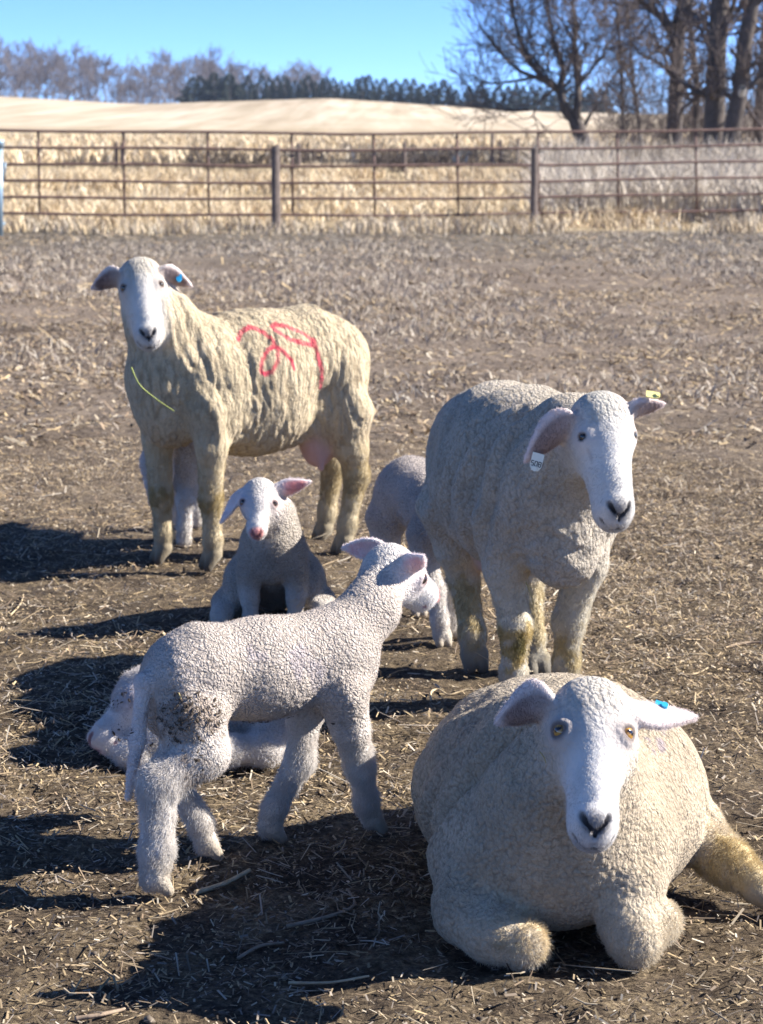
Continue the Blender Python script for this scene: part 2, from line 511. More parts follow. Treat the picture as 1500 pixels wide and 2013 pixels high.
        if extra_disp is not None: V = extra_disp(V, N, Z)
        N = vnormals(V, Fc)
        C = sum(Z[k][:, None] * np.array(palette.get(k, palette['wool']))[None] for k in zn)
        # shade in the clefts of the fleece, painted into the colour
        cleft = sstep(0.45, 0.85, f1)
        C = C * (1 - cleft_dark * (cleft * (Z['wool'] + .6 * Z['cap']))[:, None] * np.array([.9, 1.0, 1.1]))
        C = C * (1 + 0.10 * (fbm(P * 22, 3, seed + 40) * (0.3 + 0.7 * woolw)))[:, None]
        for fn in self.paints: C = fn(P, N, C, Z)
        # nose, lips, eye rims
        for (O, f, u, r, s, lamb) in self.frames:
            q = (V - O) / s; a, b, c = q @ f, q @ u, q @ r
            near = Z['face']
            if lamb:
                w = sstep(.024, .013, np.sqrt((a - .100) ** 2 * 1.2 + (b + .004) ** 2 + c ** 2 * .7)) * near
                C = C * (1 - w[:, None]) + w[:, None] * np.array(palette.get('nose', (.72, .36, .34)))
                w = sstep(.020, .008, np.sqrt((a - .098) ** 2 + (b + .028) ** 2 + c ** 2)) * near * .5
                C = C * (1 - w[:, None]) + w[:, None] * np.array((.70, .42, .41))
            else:
                nd = np.sqrt(((a - .164) * .9) ** 2 + (b + .006) ** 2 + (c * .9) ** 2)
                w = sstep(.030, .010, nd) * near * .80
                C = C * (1 - w[:, None]) + w[:, None] * np.array(palette.get('nose', (.15, .14, .145)))
                w = sstep(.042, .015, np.sqrt((a - .182) ** 2 + (b + .045) ** 2 + (c * .75) ** 2)) * near * .45
                C = C * (1 - w[:, None]) + w[:, None] * np.array((.26, .245, .25))
        for (p0, p1, rr, col, am) in self.lines:
            e = p1 - p0; h = np.clip(((V - p0) @ e) / (e @ e), 0, 1)
            dm = np.linalg.norm(V - p0 - h[:, None] * e, axis=1)
            w = sstep(rr * 1.5, rr * .7, dm) * am
            C = C * (1 - w[:, None]) + w[:, None] * np.array(col)
        for (c, out, ff, rad, lamb) in self.eyes:
            dd = np.linalg.norm(V - c, axis=1)
            w = sstep(rad * 1.55, rad * 1.15, dd)
            C = C * (1 - .85 * w[:, None]) + .85 * w[:, None] * np.array((.10, .075, .07) if not lamb else (.16, .10, .10))
        C = np.clip(C, 0.004, 0.95)
        o = add_mesh('body', V, Fc, mat or (FLEECE_LAMB if 'lamb' in self.root.name else FLEECE), self.root, True, C)
        at_ = o.data.attributes.new('wool', 'FLOAT', 'POINT'); at_.data.foreach_set('value', np.clip(woolw, 0, 1).astype(np.float32))
        for e in self.eyes: self.eyeball(*e)
        self.V, self.F, self.N, self.Z, self.C = V, Fc, N, Z, C
        if hair: 
            for hs in hair: self.grow(*hs)
        return o

    def eyeball(self, c, out, ff, rad, lamb):
        ff = ff / np.linalg.norm(ff); b = np.cross(out, ff)
        vs, fs, cs = [], [], []
        nr, ns = 14, 22
        for i in range(nr + 1):
            t = math.pi * i / nr
            for j in range(ns):
                p = 2 * math.pi * j / ns
                x, y, z = math.sin(t) * math.cos(p), math.sin(t) * math.sin(p), math.cos(t)
                vs.append(c + (out * z + ff * x + b * y) * rad)
                iris = self.iris if not lamb else (0.06, 0.035, 0.025)
                if z > 0.62:
                    col = iris
                    if abs(x) < 0.24 and abs(y) < 0.62 and z > .64: col = (0.012, 0.012, 0.015)
                    if z < 0.72: col = tuple(q * .45 for q in iris)
                else: col = (.30, .22, .18) if not lamb else (.1, .07, .06)
                cs.append(col)
        for i in range(nr):
            for j in range(ns):
                fs.append((i * ns + j, (i + 1) * ns + j, (i + 1) * ns + (j + 1) % ns, i * ns + (j + 1) % ns))
        add_mesh('eye', vs, np.array(fs), EYE, self.root, True, np.array(cs))

    def grow(self, weights, length, count, lift, comb, radius, seed, curl=0.3):
        rng = np.random.default_rng(seed)
        V, Fc, N = self.V, self.F, self.N
        w = sum(self.Z[k] * v for k, v in weights.items())
        fw = w[Fc].mean(1)
        a = np.linalg.norm(np.cross(V[Fc[:, 2]] - V[Fc[:, 0]], V[Fc[:, 3]] - V[Fc[:, 1]]), axis=1) * fw
        nf = len(Fc)
        pick = np.searchsorted(np.cumsum(a) / a.sum(), rng.random(count)); pick = np.clip(pick, 0, nf - 1)
        u, v = rng.random((count, 1)), rng.random((count, 1))
        q = Fc[pick]
        def lerp(X): return (X[q[:, 0]] * (1 - u) + X[q[:, 1]] * u) * (1 - v) + (X[q[:, 3]] * (1 - u) + X[q[:, 2]] * u) * v
        P, Nn, Cc = lerp(V), lerp(N), lerp(self.C)
        Nn /= np.linalg.norm(Nn, axis=1, keepdims=True)
        cb = np.tile(np.array(comb, float), (count, 1)); cb -= Nn * (cb * Nn).sum(1, keepdims=True)
        cl = np.stack([vnoise(P * 45, seed + 1), vnoise(P * 45, seed + 2), vnoise(P * 45, seed + 3)], 1)
        d = Nn * lift + cb + cl * curl + rng.normal(0, .12 + curl * .25, (count, 3))
        d /= np.linalg.norm(d, axis=1, keepdims=True)
        Ln = length * rng.uniform(.55, 1.2, (count, 1)) * np.clip(fw[pick], .15, 1)[:, None]
        bend = cb * .6 + rng.normal(0, curl, (count, 3))
        npt = 4
        pts = np.zeros((count, npt, 3), np.float32)
        for i in range(npt):
            t = i / (npt - 1)
            pts[:, i] = P - Nn * 0.001 + d * Ln * t + bend * Ln * t * t * .45
        rad = np.array([1, .85, .6, .25], np.float32)[None] * radius * rng.uniform(.7, 1.2, (count, 1))
        hc = bpy.data.hair_curves.new('wool_fuzz')
        hc.add_curves([npt] * count)
        hc.position_data.foreach_set('vector', pts.reshape(-1)) if hasattr(hc, 'position_data') else hc.points.foreach_set('position', pts.reshape(-1))
        ra = hc.attributes.get('radius') or hc.attributes.new('radius', 'FLOAT', 'POINT')
        ra.data.foreach_set('value', rad.astype(np.float32).ravel())
        ca = hc.attributes.new('hcol', 'FLOAT_COLOR', 'CURVE')
        cc = np.ones((count, 4), np.float32); cc[:, :3] = np.clip(Cc * rng.uniform(.9, 1.12, (count, 1)), 0, .92)
        ca.data.foreach_set('color', cc.ravel())
        hc.materials.append(HAIR)
        o = bpy.data.objects.new('fuzz', hc); COL.objects.link(o); o.parent = self.root
        return o

def spot(c, r, col, amt=1.0, noise=60, seed=3, zone=None, thr=0.0, soft=0.5):
    c = np.array(c, float); col = np.array(col); r = np.array(r if np.ndim(r) else [r] * 3, float)
    def fn(P, N, C, Z):
        d = np.sqrt((((P - c) / r) ** 2).sum(1)) + 0.45 * fbm(P * noise, 3, seed) + thr
        w = sstep(1.0, 1.0 - soft, d) * amt
        if zone: w = w * Z[zone]
        return C * (1 - w[:, None]) + w[:, None] * col
    return fn

def flecks(beast, name, centers, radii, count, size, mat, seed, zones=('wool', 'leg', 'tail')):
    """Bits of dried muck stuck in the fleece: small bent chips lying on the skin, one joined part."""
    rng = np.random.default_rng(seed)
    V, N = beast.V, beast.N
    w = np.zeros(len(V))
    for c, r in zip(centers, radii):
        w = np.maximum(w, sstep(1.0, .2, np.sqrt((((V - np.array(c)) / np.array(r)) ** 2).sum(1))))
    w = w * sum(beast.Z[z] for z in zones) * sstep(.1, .7, vnoise(V * 38, seed) * .5 + .55)
    pick = rng.choice(len(V), count, p=w / w.sum())
    vs, fs = [], []
    for i in pick:
        n = N[i]; t = rng.normal(size=3); t -= n * t.dot(n); t /= np.linalg.norm(t); b = np.cross(n, t)
        L = size * rng.choice([.35, .6, 1.0, 1.7], p=[.4, .3, .2, .1]) * rng.uniform(.8, 1.2); W = L * rng.uniform(.2, .6); H = L * .07
        p = V[i] + n * rng.uniform(0, .002); k = len(vs)
        for (a_, b_, c_) in ((-1, -.7, 0), (-.2, -1, .6), (1, -.5, .1), (.9, .7, .0), (0, 1, .5), (-1, .6, .2)):
            vs.append(p + t * a_ * L * .5 + b * b_ * W * .5 + n * (c_ * H + .001))
        vs.append(p + n * (H * 1.8 + .0015))
        for j in range(6): fs.append((k + j, k + (j + 1) % 6, k + 6))
        fs.append((k + 5, k + 4, k + 3, k + 2, k + 1, k))
    o = add_mesh(name, np.array(vs), fs, mat, beast.root)
    o['kind'] = 'stuff'
    return o

def ear_tag(beast, pos, nrm, along, w, h, mat, ink=None, stud=None):
    n = np.array(nrm, float); n /= np.linalg.norm(n); a = np.array(along, float); a -= n * a.dot(n); a /= np.linalg.norm(a); s = np.cross(n, a)
    prof = [(-.5, -.5), (.5, -.5), (.5, .25), (.28, .5), (-.28, .5), (-.5, .25)]
    vs = [pos + s * x * w - a * y * h + n * t for t in (-.001, .001) for x, y in prof]
    fs = [tuple(range(5, -1, -1)), tuple(range(6, 12))] + [(i, (i + 1) % 6, 6 + (i + 1) % 6, 6 + i) for i in range(6)]
    o = add_mesh('ear_tag', vs, fs, mat, beast.root)
    vs, fs = [], []
    c = pos - a * h * .38
    for j in range(10):
        t = 2 * math.pi * j / 10
        for q, rr in ((-.001, .0055), (.0045, .005)): vs.append(c + (s * math.cos(t) + a * math.sin(t)) * rr + n * q)
    fs = [(2 * j, (2 * j + 2) % 20, (2 * j + 3) % 20, 2 * j + 1) for j in range(10)] + [tuple(2 * j + 1 for j in range(10))]
    add_mesh('stud', vs, fs, stud or mat, o)
    if ink:   # short painted number
        vs, fs = [], []
        segs = {'5': [((-1, 2), (1, 2)), ((-1, 2), (-1, 0)), ((-1, 0), (1, 0)), ((1, 0), (1, -2)), ((1, -2), (-1, -2))],
                '0': [((-1, 2), (1, 2)), ((-1, 2), (-1, -2)), ((1, 2), (1, -2)), ((1, -2), (-1, -2))],
                '8': [((-1, 2), (1, 2)), ((-1, 2), (-1, -2)), ((1, 2), (1, -2)), ((1, -2), (-1, -2)), ((-1, 0), (1, 0))]}
        for ci, ch in enumerate(ink):
            for (p0, p1) in segs[ch]:
                q0 = np.array([(ci - .5 * (len(ink) - 1)) * 3.1 + p0[0], p0[1]]) * w * .10; q1 = np.array([(ci - .5 * (len(ink) - 1)) * 3.1 + p1[0], p1[1]]) * w * .10
                dd = q1 - q0; dd /= np.linalg.norm(dd); pe = np.array([-dd[1], dd[0]]) * w * .035
                k = len(vs)
                for qq in (q0 - pe, q1 - pe, q1 + pe, q0 + pe): vs.append(pos - s * qq[0] + a * (qq[1] - h * .10) + n * .0016)
                fs.append((k, k + 1, k + 2, k + 3))
        add_mesh('number', vs, fs, M_INK, o)
    return o

def stalk(name, pts, r0, r1, mat, parent=None, nseg=6, loc=None):
    pts = np.array(pts, float)
    # resample with a smooth curve
    t = np.linspace(0, len(pts) - 1, max(6, 5 * len(pts)))
    def cr(tt):
        i = int(min(max(math.floor(tt), 0), len(pts) - 2)); f = tt - i
        p0, p1, p2, p3 = pts[max(i - 1, 0)], pts[i], pts[i + 1], pts[min(i + 2, len(pts) - 1)]
        return .5 * ((2 * p1) + (-p0 + p2) * f + (2 * p0 - 5 * p1 + 4 * p2 - p3) * f * f + (-p0 + 3 * p1 - 3 * p2 + p3) * f ** 3)
    C = np.array([cr(x) for x in t])
    vs, fs = [], []
    for i, c in enumerate(C):
        d = C[min(i + 1, len(C) - 1)] - C[max(i - 1, 0)]; d /= np.linalg.norm(d)
        a = np.cross(d, [0.31, 0.2, 0.93]); a /= np.linalg.norm(a); b = np.cross(d, a)
        r = r0 + (r1 - r0) * i / (len(C) - 1)
        for j in range(nseg):
            an = 2 * math.pi * j / nseg
            vs.append(c + (a * math.cos(an) + b * math.sin(an)) * r)
    for i in range(len(C) - 1):
        for j in range(nseg):
            fs.append((i * nseg + j, i * nseg + (j + 1) % nseg, (i + 1) * nseg + (j + 1) % nseg, (i + 1) * nseg + j))
    fs.append(tuple(range(nseg - 1, -1, -1))); fs.append(tuple(len(vs) - nseg + j for j in range(nseg)))
    return add_mesh(name, np.array(vs), fs, mat, parent, True, loc=loc)

# ------------------------------------------------------------------ terrain: pen, pasture and stubble hill in one sheet
_py = np.array([-50, 30, 36, 44, 55, 80, 120, 160, 230, 300, 330, 400, 600, 4000], float)
_pz = np.array([0, 0, .10, .32, .66, 1.02, 1.55, 2.55, 4.8, 7.5, 7.8, 6.6, 5.0, 5.0], float)
_ax = np.array([-400, -80, -56, -35, -19, -7.5, 11, 26, 60, 400], float)
_az = np.array([8.6, 8.6, 8.3, 7.1, 7.6, 7.95, 6.7, 5.9, 5.6, 5.6], float) / 7.5
def smooth_interp(x, xp, fp):
    r = 0
    for k, w in ((-.05, .25), (0, .5), (.05, .25)):
        r = r + w * np.interp(x + k * np.maximum(np.abs(x), 4), xp, fp)
    return r
def terrain_base(x, y):
    z = smooth_interp(y, _py, _pz)
    a = smooth_interp(x * 300 / np.maximum(y, 150), _ax, _az)
    t = sstep(110, 260, y)
    return z * (1 - t + t * a)
def ground_z(x, y):
    x = np.atleast_1d(np.asarray(x, float)); y = np.atleast_1d(np.asarray(y, float))
    P = np.stack([x, y, np.zeros_like(x)], 1)
    near = sstep(40, 15, y)
    z = terrain_base(x, y)
    z = z + near * (.010 * fbm(P * 2.3, 3, 201) + .006 * fbm(P * 9, 3, 202))
    z = z + sstep(16, 9, y) * .0045 * fbm(P * 34, 3, 203)
    f1, f2 = worley(P * 5.5 + .3 * fbm(P * 6, 2, 204)[:, None], 205)
    z = z - sstep(20, 12, y) * .012 * sstep(.34, .10, f1) * (vnoise(P * 1.7, 206) > -.1)
    z = z + sstep(30, 45, y) * (.05 * fbm(P * .5, 3, 207))
    return z

def soil_material():
    m, nt, b = mat_new('pen_soil_and_pasture')
    L = nt.links.new
    geo = node(nt, 'ShaderNodeNewGeometry')
    sep = node(nt, 'ShaderNodeSeparateXYZ'); L(geo.outputs['Position'], sep.inputs[0])
    def noise(scale, det=6.0, rough=.65, vec=None):
        n = node(nt, 'ShaderNodeTexNoise', Scale=scale, Detail=det, Roughness=rough)
        L(vec or geo.outputs['Position'], n.inputs['Vector']); return n
    def mix(f, a, b_, typ='MIX'):
        x = node(nt, 'ShaderNodeMix', data_type='RGBA', blend_type=typ)
        if isinstance(f, float): x.inputs[0].default_value = f
        else: L(f, x.inputs[0])
        for s_, v in ((6, a), (7, b_)):
            if isinstance(v, tuple): x.inputs[s_].default_value = (*v, 1)
            else: L(v, x.inputs[s_])
        return x.outputs[2]
    big, mid, fin = noise(.55), noise(6.0), noise(75.0, 8.0, .75)
    dirt = ramp(nt, fin.outputs['Fac'], [(.33, (.022, .016, .011)), (.5, (.075, .056, .040)), (.66, (.20, .155, .105))]).outputs[0]
    litter = ramp(nt, fin.outputs['Fac'], [(.34, (.05, .037, .024)), (.5, (.18, .138, .088)), (.66, (.38, .30, .19))]).outputs[0]
    lf = ramp(nt, mid.outputs['Fac'], [(.40, (0, 0, 0)), (.62, (1, 1, 1))]).outputs[0]
    pen = mix(lf, dirt, litter)
    # trampled litter further off, greyer to the right
    far_c = ramp(nt, noise(22.0, 8.0, .75).outputs['Fac'], [(.30, (.075, .058, .045)), (.5, (.20, .16, .125)), (.70, (.36, .30, .24))]).outputs[0]
    my = node(nt, 'ShaderNodeMapRange'); my.inputs[1].default_value = 5.0; my.inputs[2].default_value = 10.0; L(sep.outputs['Y'], my.inputs[0])
    pen = mix(my.outputs[0], pen, far_c)
    bigr = ramp(nt, big.outputs['Fac'], [(.38, (.60, .56, .52)), (.62, (1.08, 1.05, 1.0))]).outputs[0]
    pen = mix(.85, pen, bigr, 'MULTIPLY')
    # bare worn strip along the fence
    ms = node(nt, 'ShaderNodeMapRange'); ms.inputs[1].default_value = 19.0; ms.inputs[2].default_value = 26.0; L(sep.outputs['Y'], ms.inputs[0])
    worn = ramp(nt, noise(4.0, 8.0, .7).outputs['Fac'], [(.35, (.07, .058, .045)), (.65, (.19, .16, .12))]).outputs[0]
    pen = mix(ms.outputs[0], pen, worn)
    # pasture
    past = ramp(nt, noise(1.4, 8.0, .7).outputs['Fac'], [(.30, (.16, .12, .075)), (.5, (.34, .26, .15)), (.7, (.50, .40, .24))]).outputs[0]
    mp = node(nt, 'ShaderNodeMapRange'); mp.inputs[1].default_value = 29.5; mp.inputs[2].default_value = 31.5
    wob = node(nt, 'ShaderNodeMath', operation='MULTIPLY_ADD'); wob.inputs[1].default_value = 3.0; L(mid.outputs['Fac'], wob.inputs[0]); L(sep.outputs['Y'], wob.inputs[2])
    L(wob.outputs[0], mp.inputs[0])
    col = mix(mp.outputs[0], pen, past)
    # harvested field with rows
    mpg = node(nt, 'ShaderNodeMapping'); mpg.inputs['Rotation'].default_value = (0, 0, R(24)); mpg.inputs['Scale'].default_value = (.5, .02, .1)
    L(geo.outputs['Position'], mpg.inputs['Vector'])
    rows = ramp(nt, noise(1.0, 4.0, .6, mpg.outputs[0]).outputs['Fac'], [(.35, (.40, .33, .23)), (.55, (.52, .44, .33)), (.7, (.60, .53, .42))]).outputs[0]
    patch = ramp(nt, noise(.03, 4.0).outputs['Fac'], [(.4, (.88, .84, .78)), (.6, (1.05, 1.03, 1.0))]).outputs[0]
    rows = mix(1.0, rows, patch, 'MULTIPLY')
    mf = node(nt, 'ShaderNodeMapRange'); mf.inputs[1].default_value = 120.0; mf.inputs[2].default_value = 170.0; L(sep.outputs['Y'], mf.inputs[0])
    col = mix(mf.outputs[0], col, rows)
    L(col, b.inputs['Base Color'])
    b.inputs['Roughness'].default_value = .95; b.inputs['Specular IOR Level'].default_value = .2
    bp = node(nt, 'ShaderNodeBump', Strength=.9, Distance=.012)
    L(fin.outputs['Fac'], bp.inputs['Height'])
    bp2 = node(nt, 'ShaderNodeBump', Strength=.6, Distance=.03)
    L(noise(14.0, 5.0).outputs['Fac'], bp2.inputs['Height']); L(bp.outputs[0], bp2.inputs['Normal'])
    L(bp2.outputs[0], b.inputs['Normal'])
    return m

def build_ground():
    ys = [-2.0]
    while ys[-1] < 1.8: ys.append(ys[-1] + .15)
    while ys[-1] < 34: ys.append(ys[-1] + max(.011, (ys[-1] + 1) * .0055))
    while ys[-1] < 3500: ys.append(ys[-1] * 1.035)
    t = list(np.arange(-.19, .1901, .0036)); d = .004
    while t[-1] < 8:
        t.append(t[-1] + d); t.insert(0, t[0] - d); d *= 1.25
    ys, t = np.array(ys), np.array(t)
    Y, Tt = np.meshgrid(ys, t, indexing='ij')
    X = (Y + 3.2) * Tt
    Z = ground_z(X.ravel(), Y.ravel())
    V = np.stack([X.ravel(), Y.ravel(), Z], 1)
    n, m_ = len(ys), len(t)
    i = np.arange(n * m_).reshape(n, m_)
    F_ = np.stack([i[:-1, :-1].ravel(), i[:-1, 1:].ravel(), i[1:, 1:].ravel(), i[1:, :-1].ravel()], 1)
    return tag(add_mesh('ground', V, F_, soil_material(), None, True), kind='structure')
build_ground()

# ------------------------------------------------------------------ trampled straw and litter (nobody could count it)
def litter_material():
    m, nt, b = mat_new('straw_litter')
    c = node(nt, 'ShaderNodeAttribute', attribute_name='Col')
    nt.links.new(c.outputs['Color'], b.inputs['Base Color']); b.inputs['Roughness'].default_value = .75
    return m
M_LIT = litter_material()
def straws(name, label, cat, y0, y1, n, lmin, lmax, w, seed, spread=.25, lift=.004, tilt=.18, tone=1.0, seg=1, prism=True):
    rng = np.random.default_rng(seed)
    # even cover over the wedge of ground
    yy = np.sqrt(rng.uniform(y0 ** 2, y1 ** 2, n * 2)); xx = rng.uniform(-1, 1, n * 2)
    out = rng.random(n * 2) < .22                      # thinning out to the sides
    xx = np.where(out, np.sign(xx) * (1 + np.abs(rng.normal(0, .8, n * 2))), xx) * (yy * spread + .25)
    P = np.stack([xx, yy, np.zeros_like(xx)], 1)
    den = sstep(-.9, .55, fbm(P * 1.1, 3, seed + 1) + .5 * fbm(P * 5, 2, seed + 2))
    keep = rng.random(n * 2) < (.18 + .82 * den) * (.68 + .32 * sstep(2.6, 4.0, yy))
    xx, yy = xx[keep][:n], yy[keep][:n]; n = len(xx)
    zz = ground_z(xx, yy) + rng.uniform(.0, lift, n)
    Ln = rng.uniform(lmin, lmax, n) * rng.choice([.35, .6, 1, 1.8], n, p=[.42, .33, .2, .05])
    an = rng.uniform(0, math.pi * 2, n); ti = rng.normal(0, tilt, n)
    d = np.stack([np.cos(an) * np.cos(ti), np.sin(an) * np.cos(ti), np.sin(ti)], 1)
    s = np.stack([-np.sin(an), np.cos(an), rng.normal(0, .3, n)], 1)
    u = np.cross(d, s)
    W = (w * rng.uniform(.45, 1.5, n))[:, None]
    c = np.stack([xx, yy, zz + np.abs(np.sin(ti)) * Ln * .3], 1)
    bend = (rng.normal(0, .16, n) * Ln)[:, None]
    ks = (-.5, 0.0, .5) if seg == 2 else (-.5, .5)
    nk = 3 * len(ks) if prism else 2 * len(ks)
    pc = nk // len(ks)
    vs = np.zeros((n, nk, 3))
    for k, f in enumerate(ks):
        o = c + d * (f * Ln)[:, None] + s * bend * (1 - 4 * f * f) * .6
        r = W * (1 - .3 * abs(f) * 2 * rng.random((n, 1)))
        vs[:, k * pc] = o + s * r * .5; vs[:, k * pc + 1] = o - s * r * .5
        if prism: vs[:, k * pc + 2] = o + u * r * .4
    base = np.arange(n) * nk
    fl = []
    for k in range(len(ks) - 1):
        for a_, b_ in (((0, 1), (1, 2), (2, 0)) if prism else ((0, 1),)):
            fl.append(np.stack([base + k * pc + a_, base + k * pc + b_, base + (k + 1) * pc + b_, base + (k + 1) * pc + a_], 1))
    F_ = np.concatenate(fl)
    pal = np.array([(.50, .37, .20), (.42, .31, .18), (.30, .21, .13), (.56, .46, .32), (.20, .145, .095), (.36, .30, .24), (.11, .08, .055), (.60, .52, .40)])
    ci = rng.choice(len(pal), n, p=[.18, .18, .16, .12, .12, .10, .09, .05])
    C = pal[ci] * rng.uniform(.6, 1.15, (n, 1)) * tone * (.70 + .30 * sstep(2.6, 4.2, yy))[:, None]
    o = add_mesh(name, vs.reshape(-1, 3), F_, M_LIT, None, False, np.repeat(C, nk, 0))
    return tag(o, label, cat, kind='stuff')
straws('straw_litter', 'chopped straw and hay litter trampled into the foreground dirt', 'straw', 2.3, 8.4, 215000, .008, .027, .0026, 301, lift=.012, tilt=.34, prism=False)
straws('straw_litter', 'longer bent straws lying on the trampled foreground litter', 'straw', 2.3, 9, 9000, .035, .085, .0026, 304, lift=.014, seg=2)
straws('straw_litter', 'trampled straw litter spread over the middle of the pen', 'straw', 8.2, 17, 56000, .03, .075, .0075, 302, lift=.01, tilt=.3, prism=False, seg=2)
straws('straw_litter', 'thin straw litter at the back of the pen', 'straw', 17, 28, 16000, .05, .12, .014, 303, tone=.95, lift=.015, tilt=.3, prism=False)

def clods():
    rng = np.random.default_rng(311)
    ico = [(-.53, .85, 0), (.53, .85, 0), (-.53, -.85, 0), (.53, -.85, 0), (0, -.53, .85), (0, .53, .85), (0, -.53, -.85), (0, .53, -.85), (.85, 0, -.53), (.85, 0, .53), (-.85, 0, -.53), (-.85, 0, .53)]
    fc = [(0, 11, 5), (0, 5, 1), (0, 1, 7), (0, 7, 10), (0, 10, 11), (1, 5, 9), (5, 11, 4), (11, 10, 2), (10, 7, 6), (7, 1, 8), (3, 9, 4), (3, 4, 2), (3, 2, 6), (3, 6, 8), (3, 8, 9), (4, 9, 5), (2, 4, 11), (6, 2, 10), (8, 6, 7), (9, 8, 1)]
    n = 6000
    yy = np.sqrt(rng.uniform(2.3 ** 2, 14 ** 2, n)); xx = (yy * .24 + .2) * rng.uniform(-1, 1, n)
    zz = ground_z(xx, yy)
    ico = np.array(ico)
    sz = rng.uniform(.0015, .006, n) * rng.choice([1, 1.5, 2.2], n, p=[.86, .12, .02])
    V = np.zeros((n, 12, 3))
    V[:] = ico[None] * sz[:, None, None] * rng.uniform(.6, 1.3, (n, 1, 3)) * rng.uniform(.55, 1.25, (n, 12, 1))
    V[:, :, 2] *= .7
    V += np.stack([xx, yy, zz + sz * .3], 1)[:, None]
    F_ = (np.array(fc)[None] + (np.arange(n) * 12)[:, None, None]).reshape(-1, 3)
    C = np.array([(.07, .052, .038), (.045, .035, .026), (.12, .09, .065), (.16, .125, .09)])[rng.choice(4, n, p=[.4, .3, .2, .1])] * rng.uniform(.8, 1.2, (n, 1))
    tag(add_mesh('dirt_clods', V.reshape(-1, 3), F_, M_LIT, None, False, np.repeat(C, 12, 0)), 'small dark dirt clods and droppings strewn over the pen floor', 'dirt', kind='stuff')
clods()

def on_ground(x, y, z=.006):
    u, v = (x - 750) / FOCAL, (1006.5 - y) / FOCAL
    d = np.array([u, _c + v * _s, -_s + v * _c]); p = np.array([0, 0, CAM_H]) + d * (-CAM_H / d[2])
    return np.array([p[0], p[1], ground_z(p[0], p[1])[0] + z])
M_TWIG = simple_mat('dry_twig', (.30, .22, .15), .85, .35, 60, .3)
M_STALK = simple_mat('dry_stalk', (.52, .40, .24), .75, .25, 50, .15)
for lab, r0, r1, mt, pts in (
    ('looped pale straw lying left of the standing ewe\'s forefoot', .0028, .002, M_STALK, [(847, 1387), (848, 1363), (863, 1358), (883, 1366), (920, 1363), (985, 1367)]),
    ('thick broken straw lying just right of the foreground lamb\'s near hind hoof', .0048, .0035, M_STALK, [(384, 1752), (440, 1733), (492, 1716)]),
    ('forked grey twig in the shadow left of the lying ewe', .0034, .002, M_TWIG, [(564, 1821), (648, 1806), (696, 1782), (684, 1752)]),
    ('short grey twig in the shadow below the forked twig', .003, .002, M_TWIG, [(468, 1881), (510, 1862), (558, 1848)]),
    ('long straight straw at the lower edge of the ewe\'s shadow', .0024, .0016, M_STALK, [(567, 1935), (648, 1929), (726, 1926)]),
    ('pale twig at the bottom edge of the picture, left', .004, .0025, M_TWIG, [(147, 2008), (200, 2004), (246, 1989)]),
    ('yellow straw above the lying ewe\'s blue ear tag', .0026, .0018, M_STALK, [(1338, 1330), (1365, 1330), (1393, 1322)]),
    ('brown twig on the ground at the right edge, above the lying ewe', .0045, .003, M_TWIG, [(1428, 1282), (1470, 1272), (1520, 1276)]),
    ('thin curved straw behind the lying lamb, left edge', .0024, .0016, M_STALK, [(20, 1205), (40, 1188), (46, 1168)])):
    P = np.array([on_ground(*p) for p in pts]); c = P.mean(0); c[2] = 0
    o = stalk('straw_stalk' if mt is M_STALK else 'twig', P - c, r0, r1, mt, loc=c)
    tag(o, lab, 'straw' if mt is M_STALK else 'twig', 'single stalks and twigs on the ground')

# ------------------------------------------------------------------ fence
M_RUST = simple_mat('rusted_pipe', (.13, .075, .06), .7, .45, 9, .25, .2)
M_POST = simple_mat('weathered_post', (.13, .10, .085), .9, .4, 12, .5)
M_GALV = simple_mat('galvanised_steel', (.22, .30, .37), .5, .15, 25, .05, .5)
def tube_mesh(name, pts, r, mat, parent=None, n=8, loc=None, r1=None):
    pts = np.array(pts, float); vs, fs = [], []
    for i, p in enumerate(pts):
        d = pts[min(i + 1, len(pts) - 1)] - pts[max(i - 1, 0)]; d /= np.linalg.norm(d)
        a = np.cross(d, [.12, .93, .33]); a /= np.linalg.norm(a); b_ = np.cross(d, a)
        rr = r if r1 is None else r + (r1 - r) * i / (len(pts) - 1)
        for j in range(n): vs.append(p + (a * math.cos(2 * math.pi * j / n) + b_ * math.sin(2 * math.pi * j / n)) * rr)
    for i in range(len(pts) - 1):
        for j in range(n): fs.append((i * n + j, i * n + (j + 1) % n, (i + 1) * n + (j + 1) % n, (i + 1) * n + j))
    fs.append(tuple(range(n - 1, -1, -1))); fs.append(tuple((len(pts) - 1) * n + j for j in range(n)))
    return add_mesh(name, np.array(vs), fs, mat, parent, True, loc=loc)

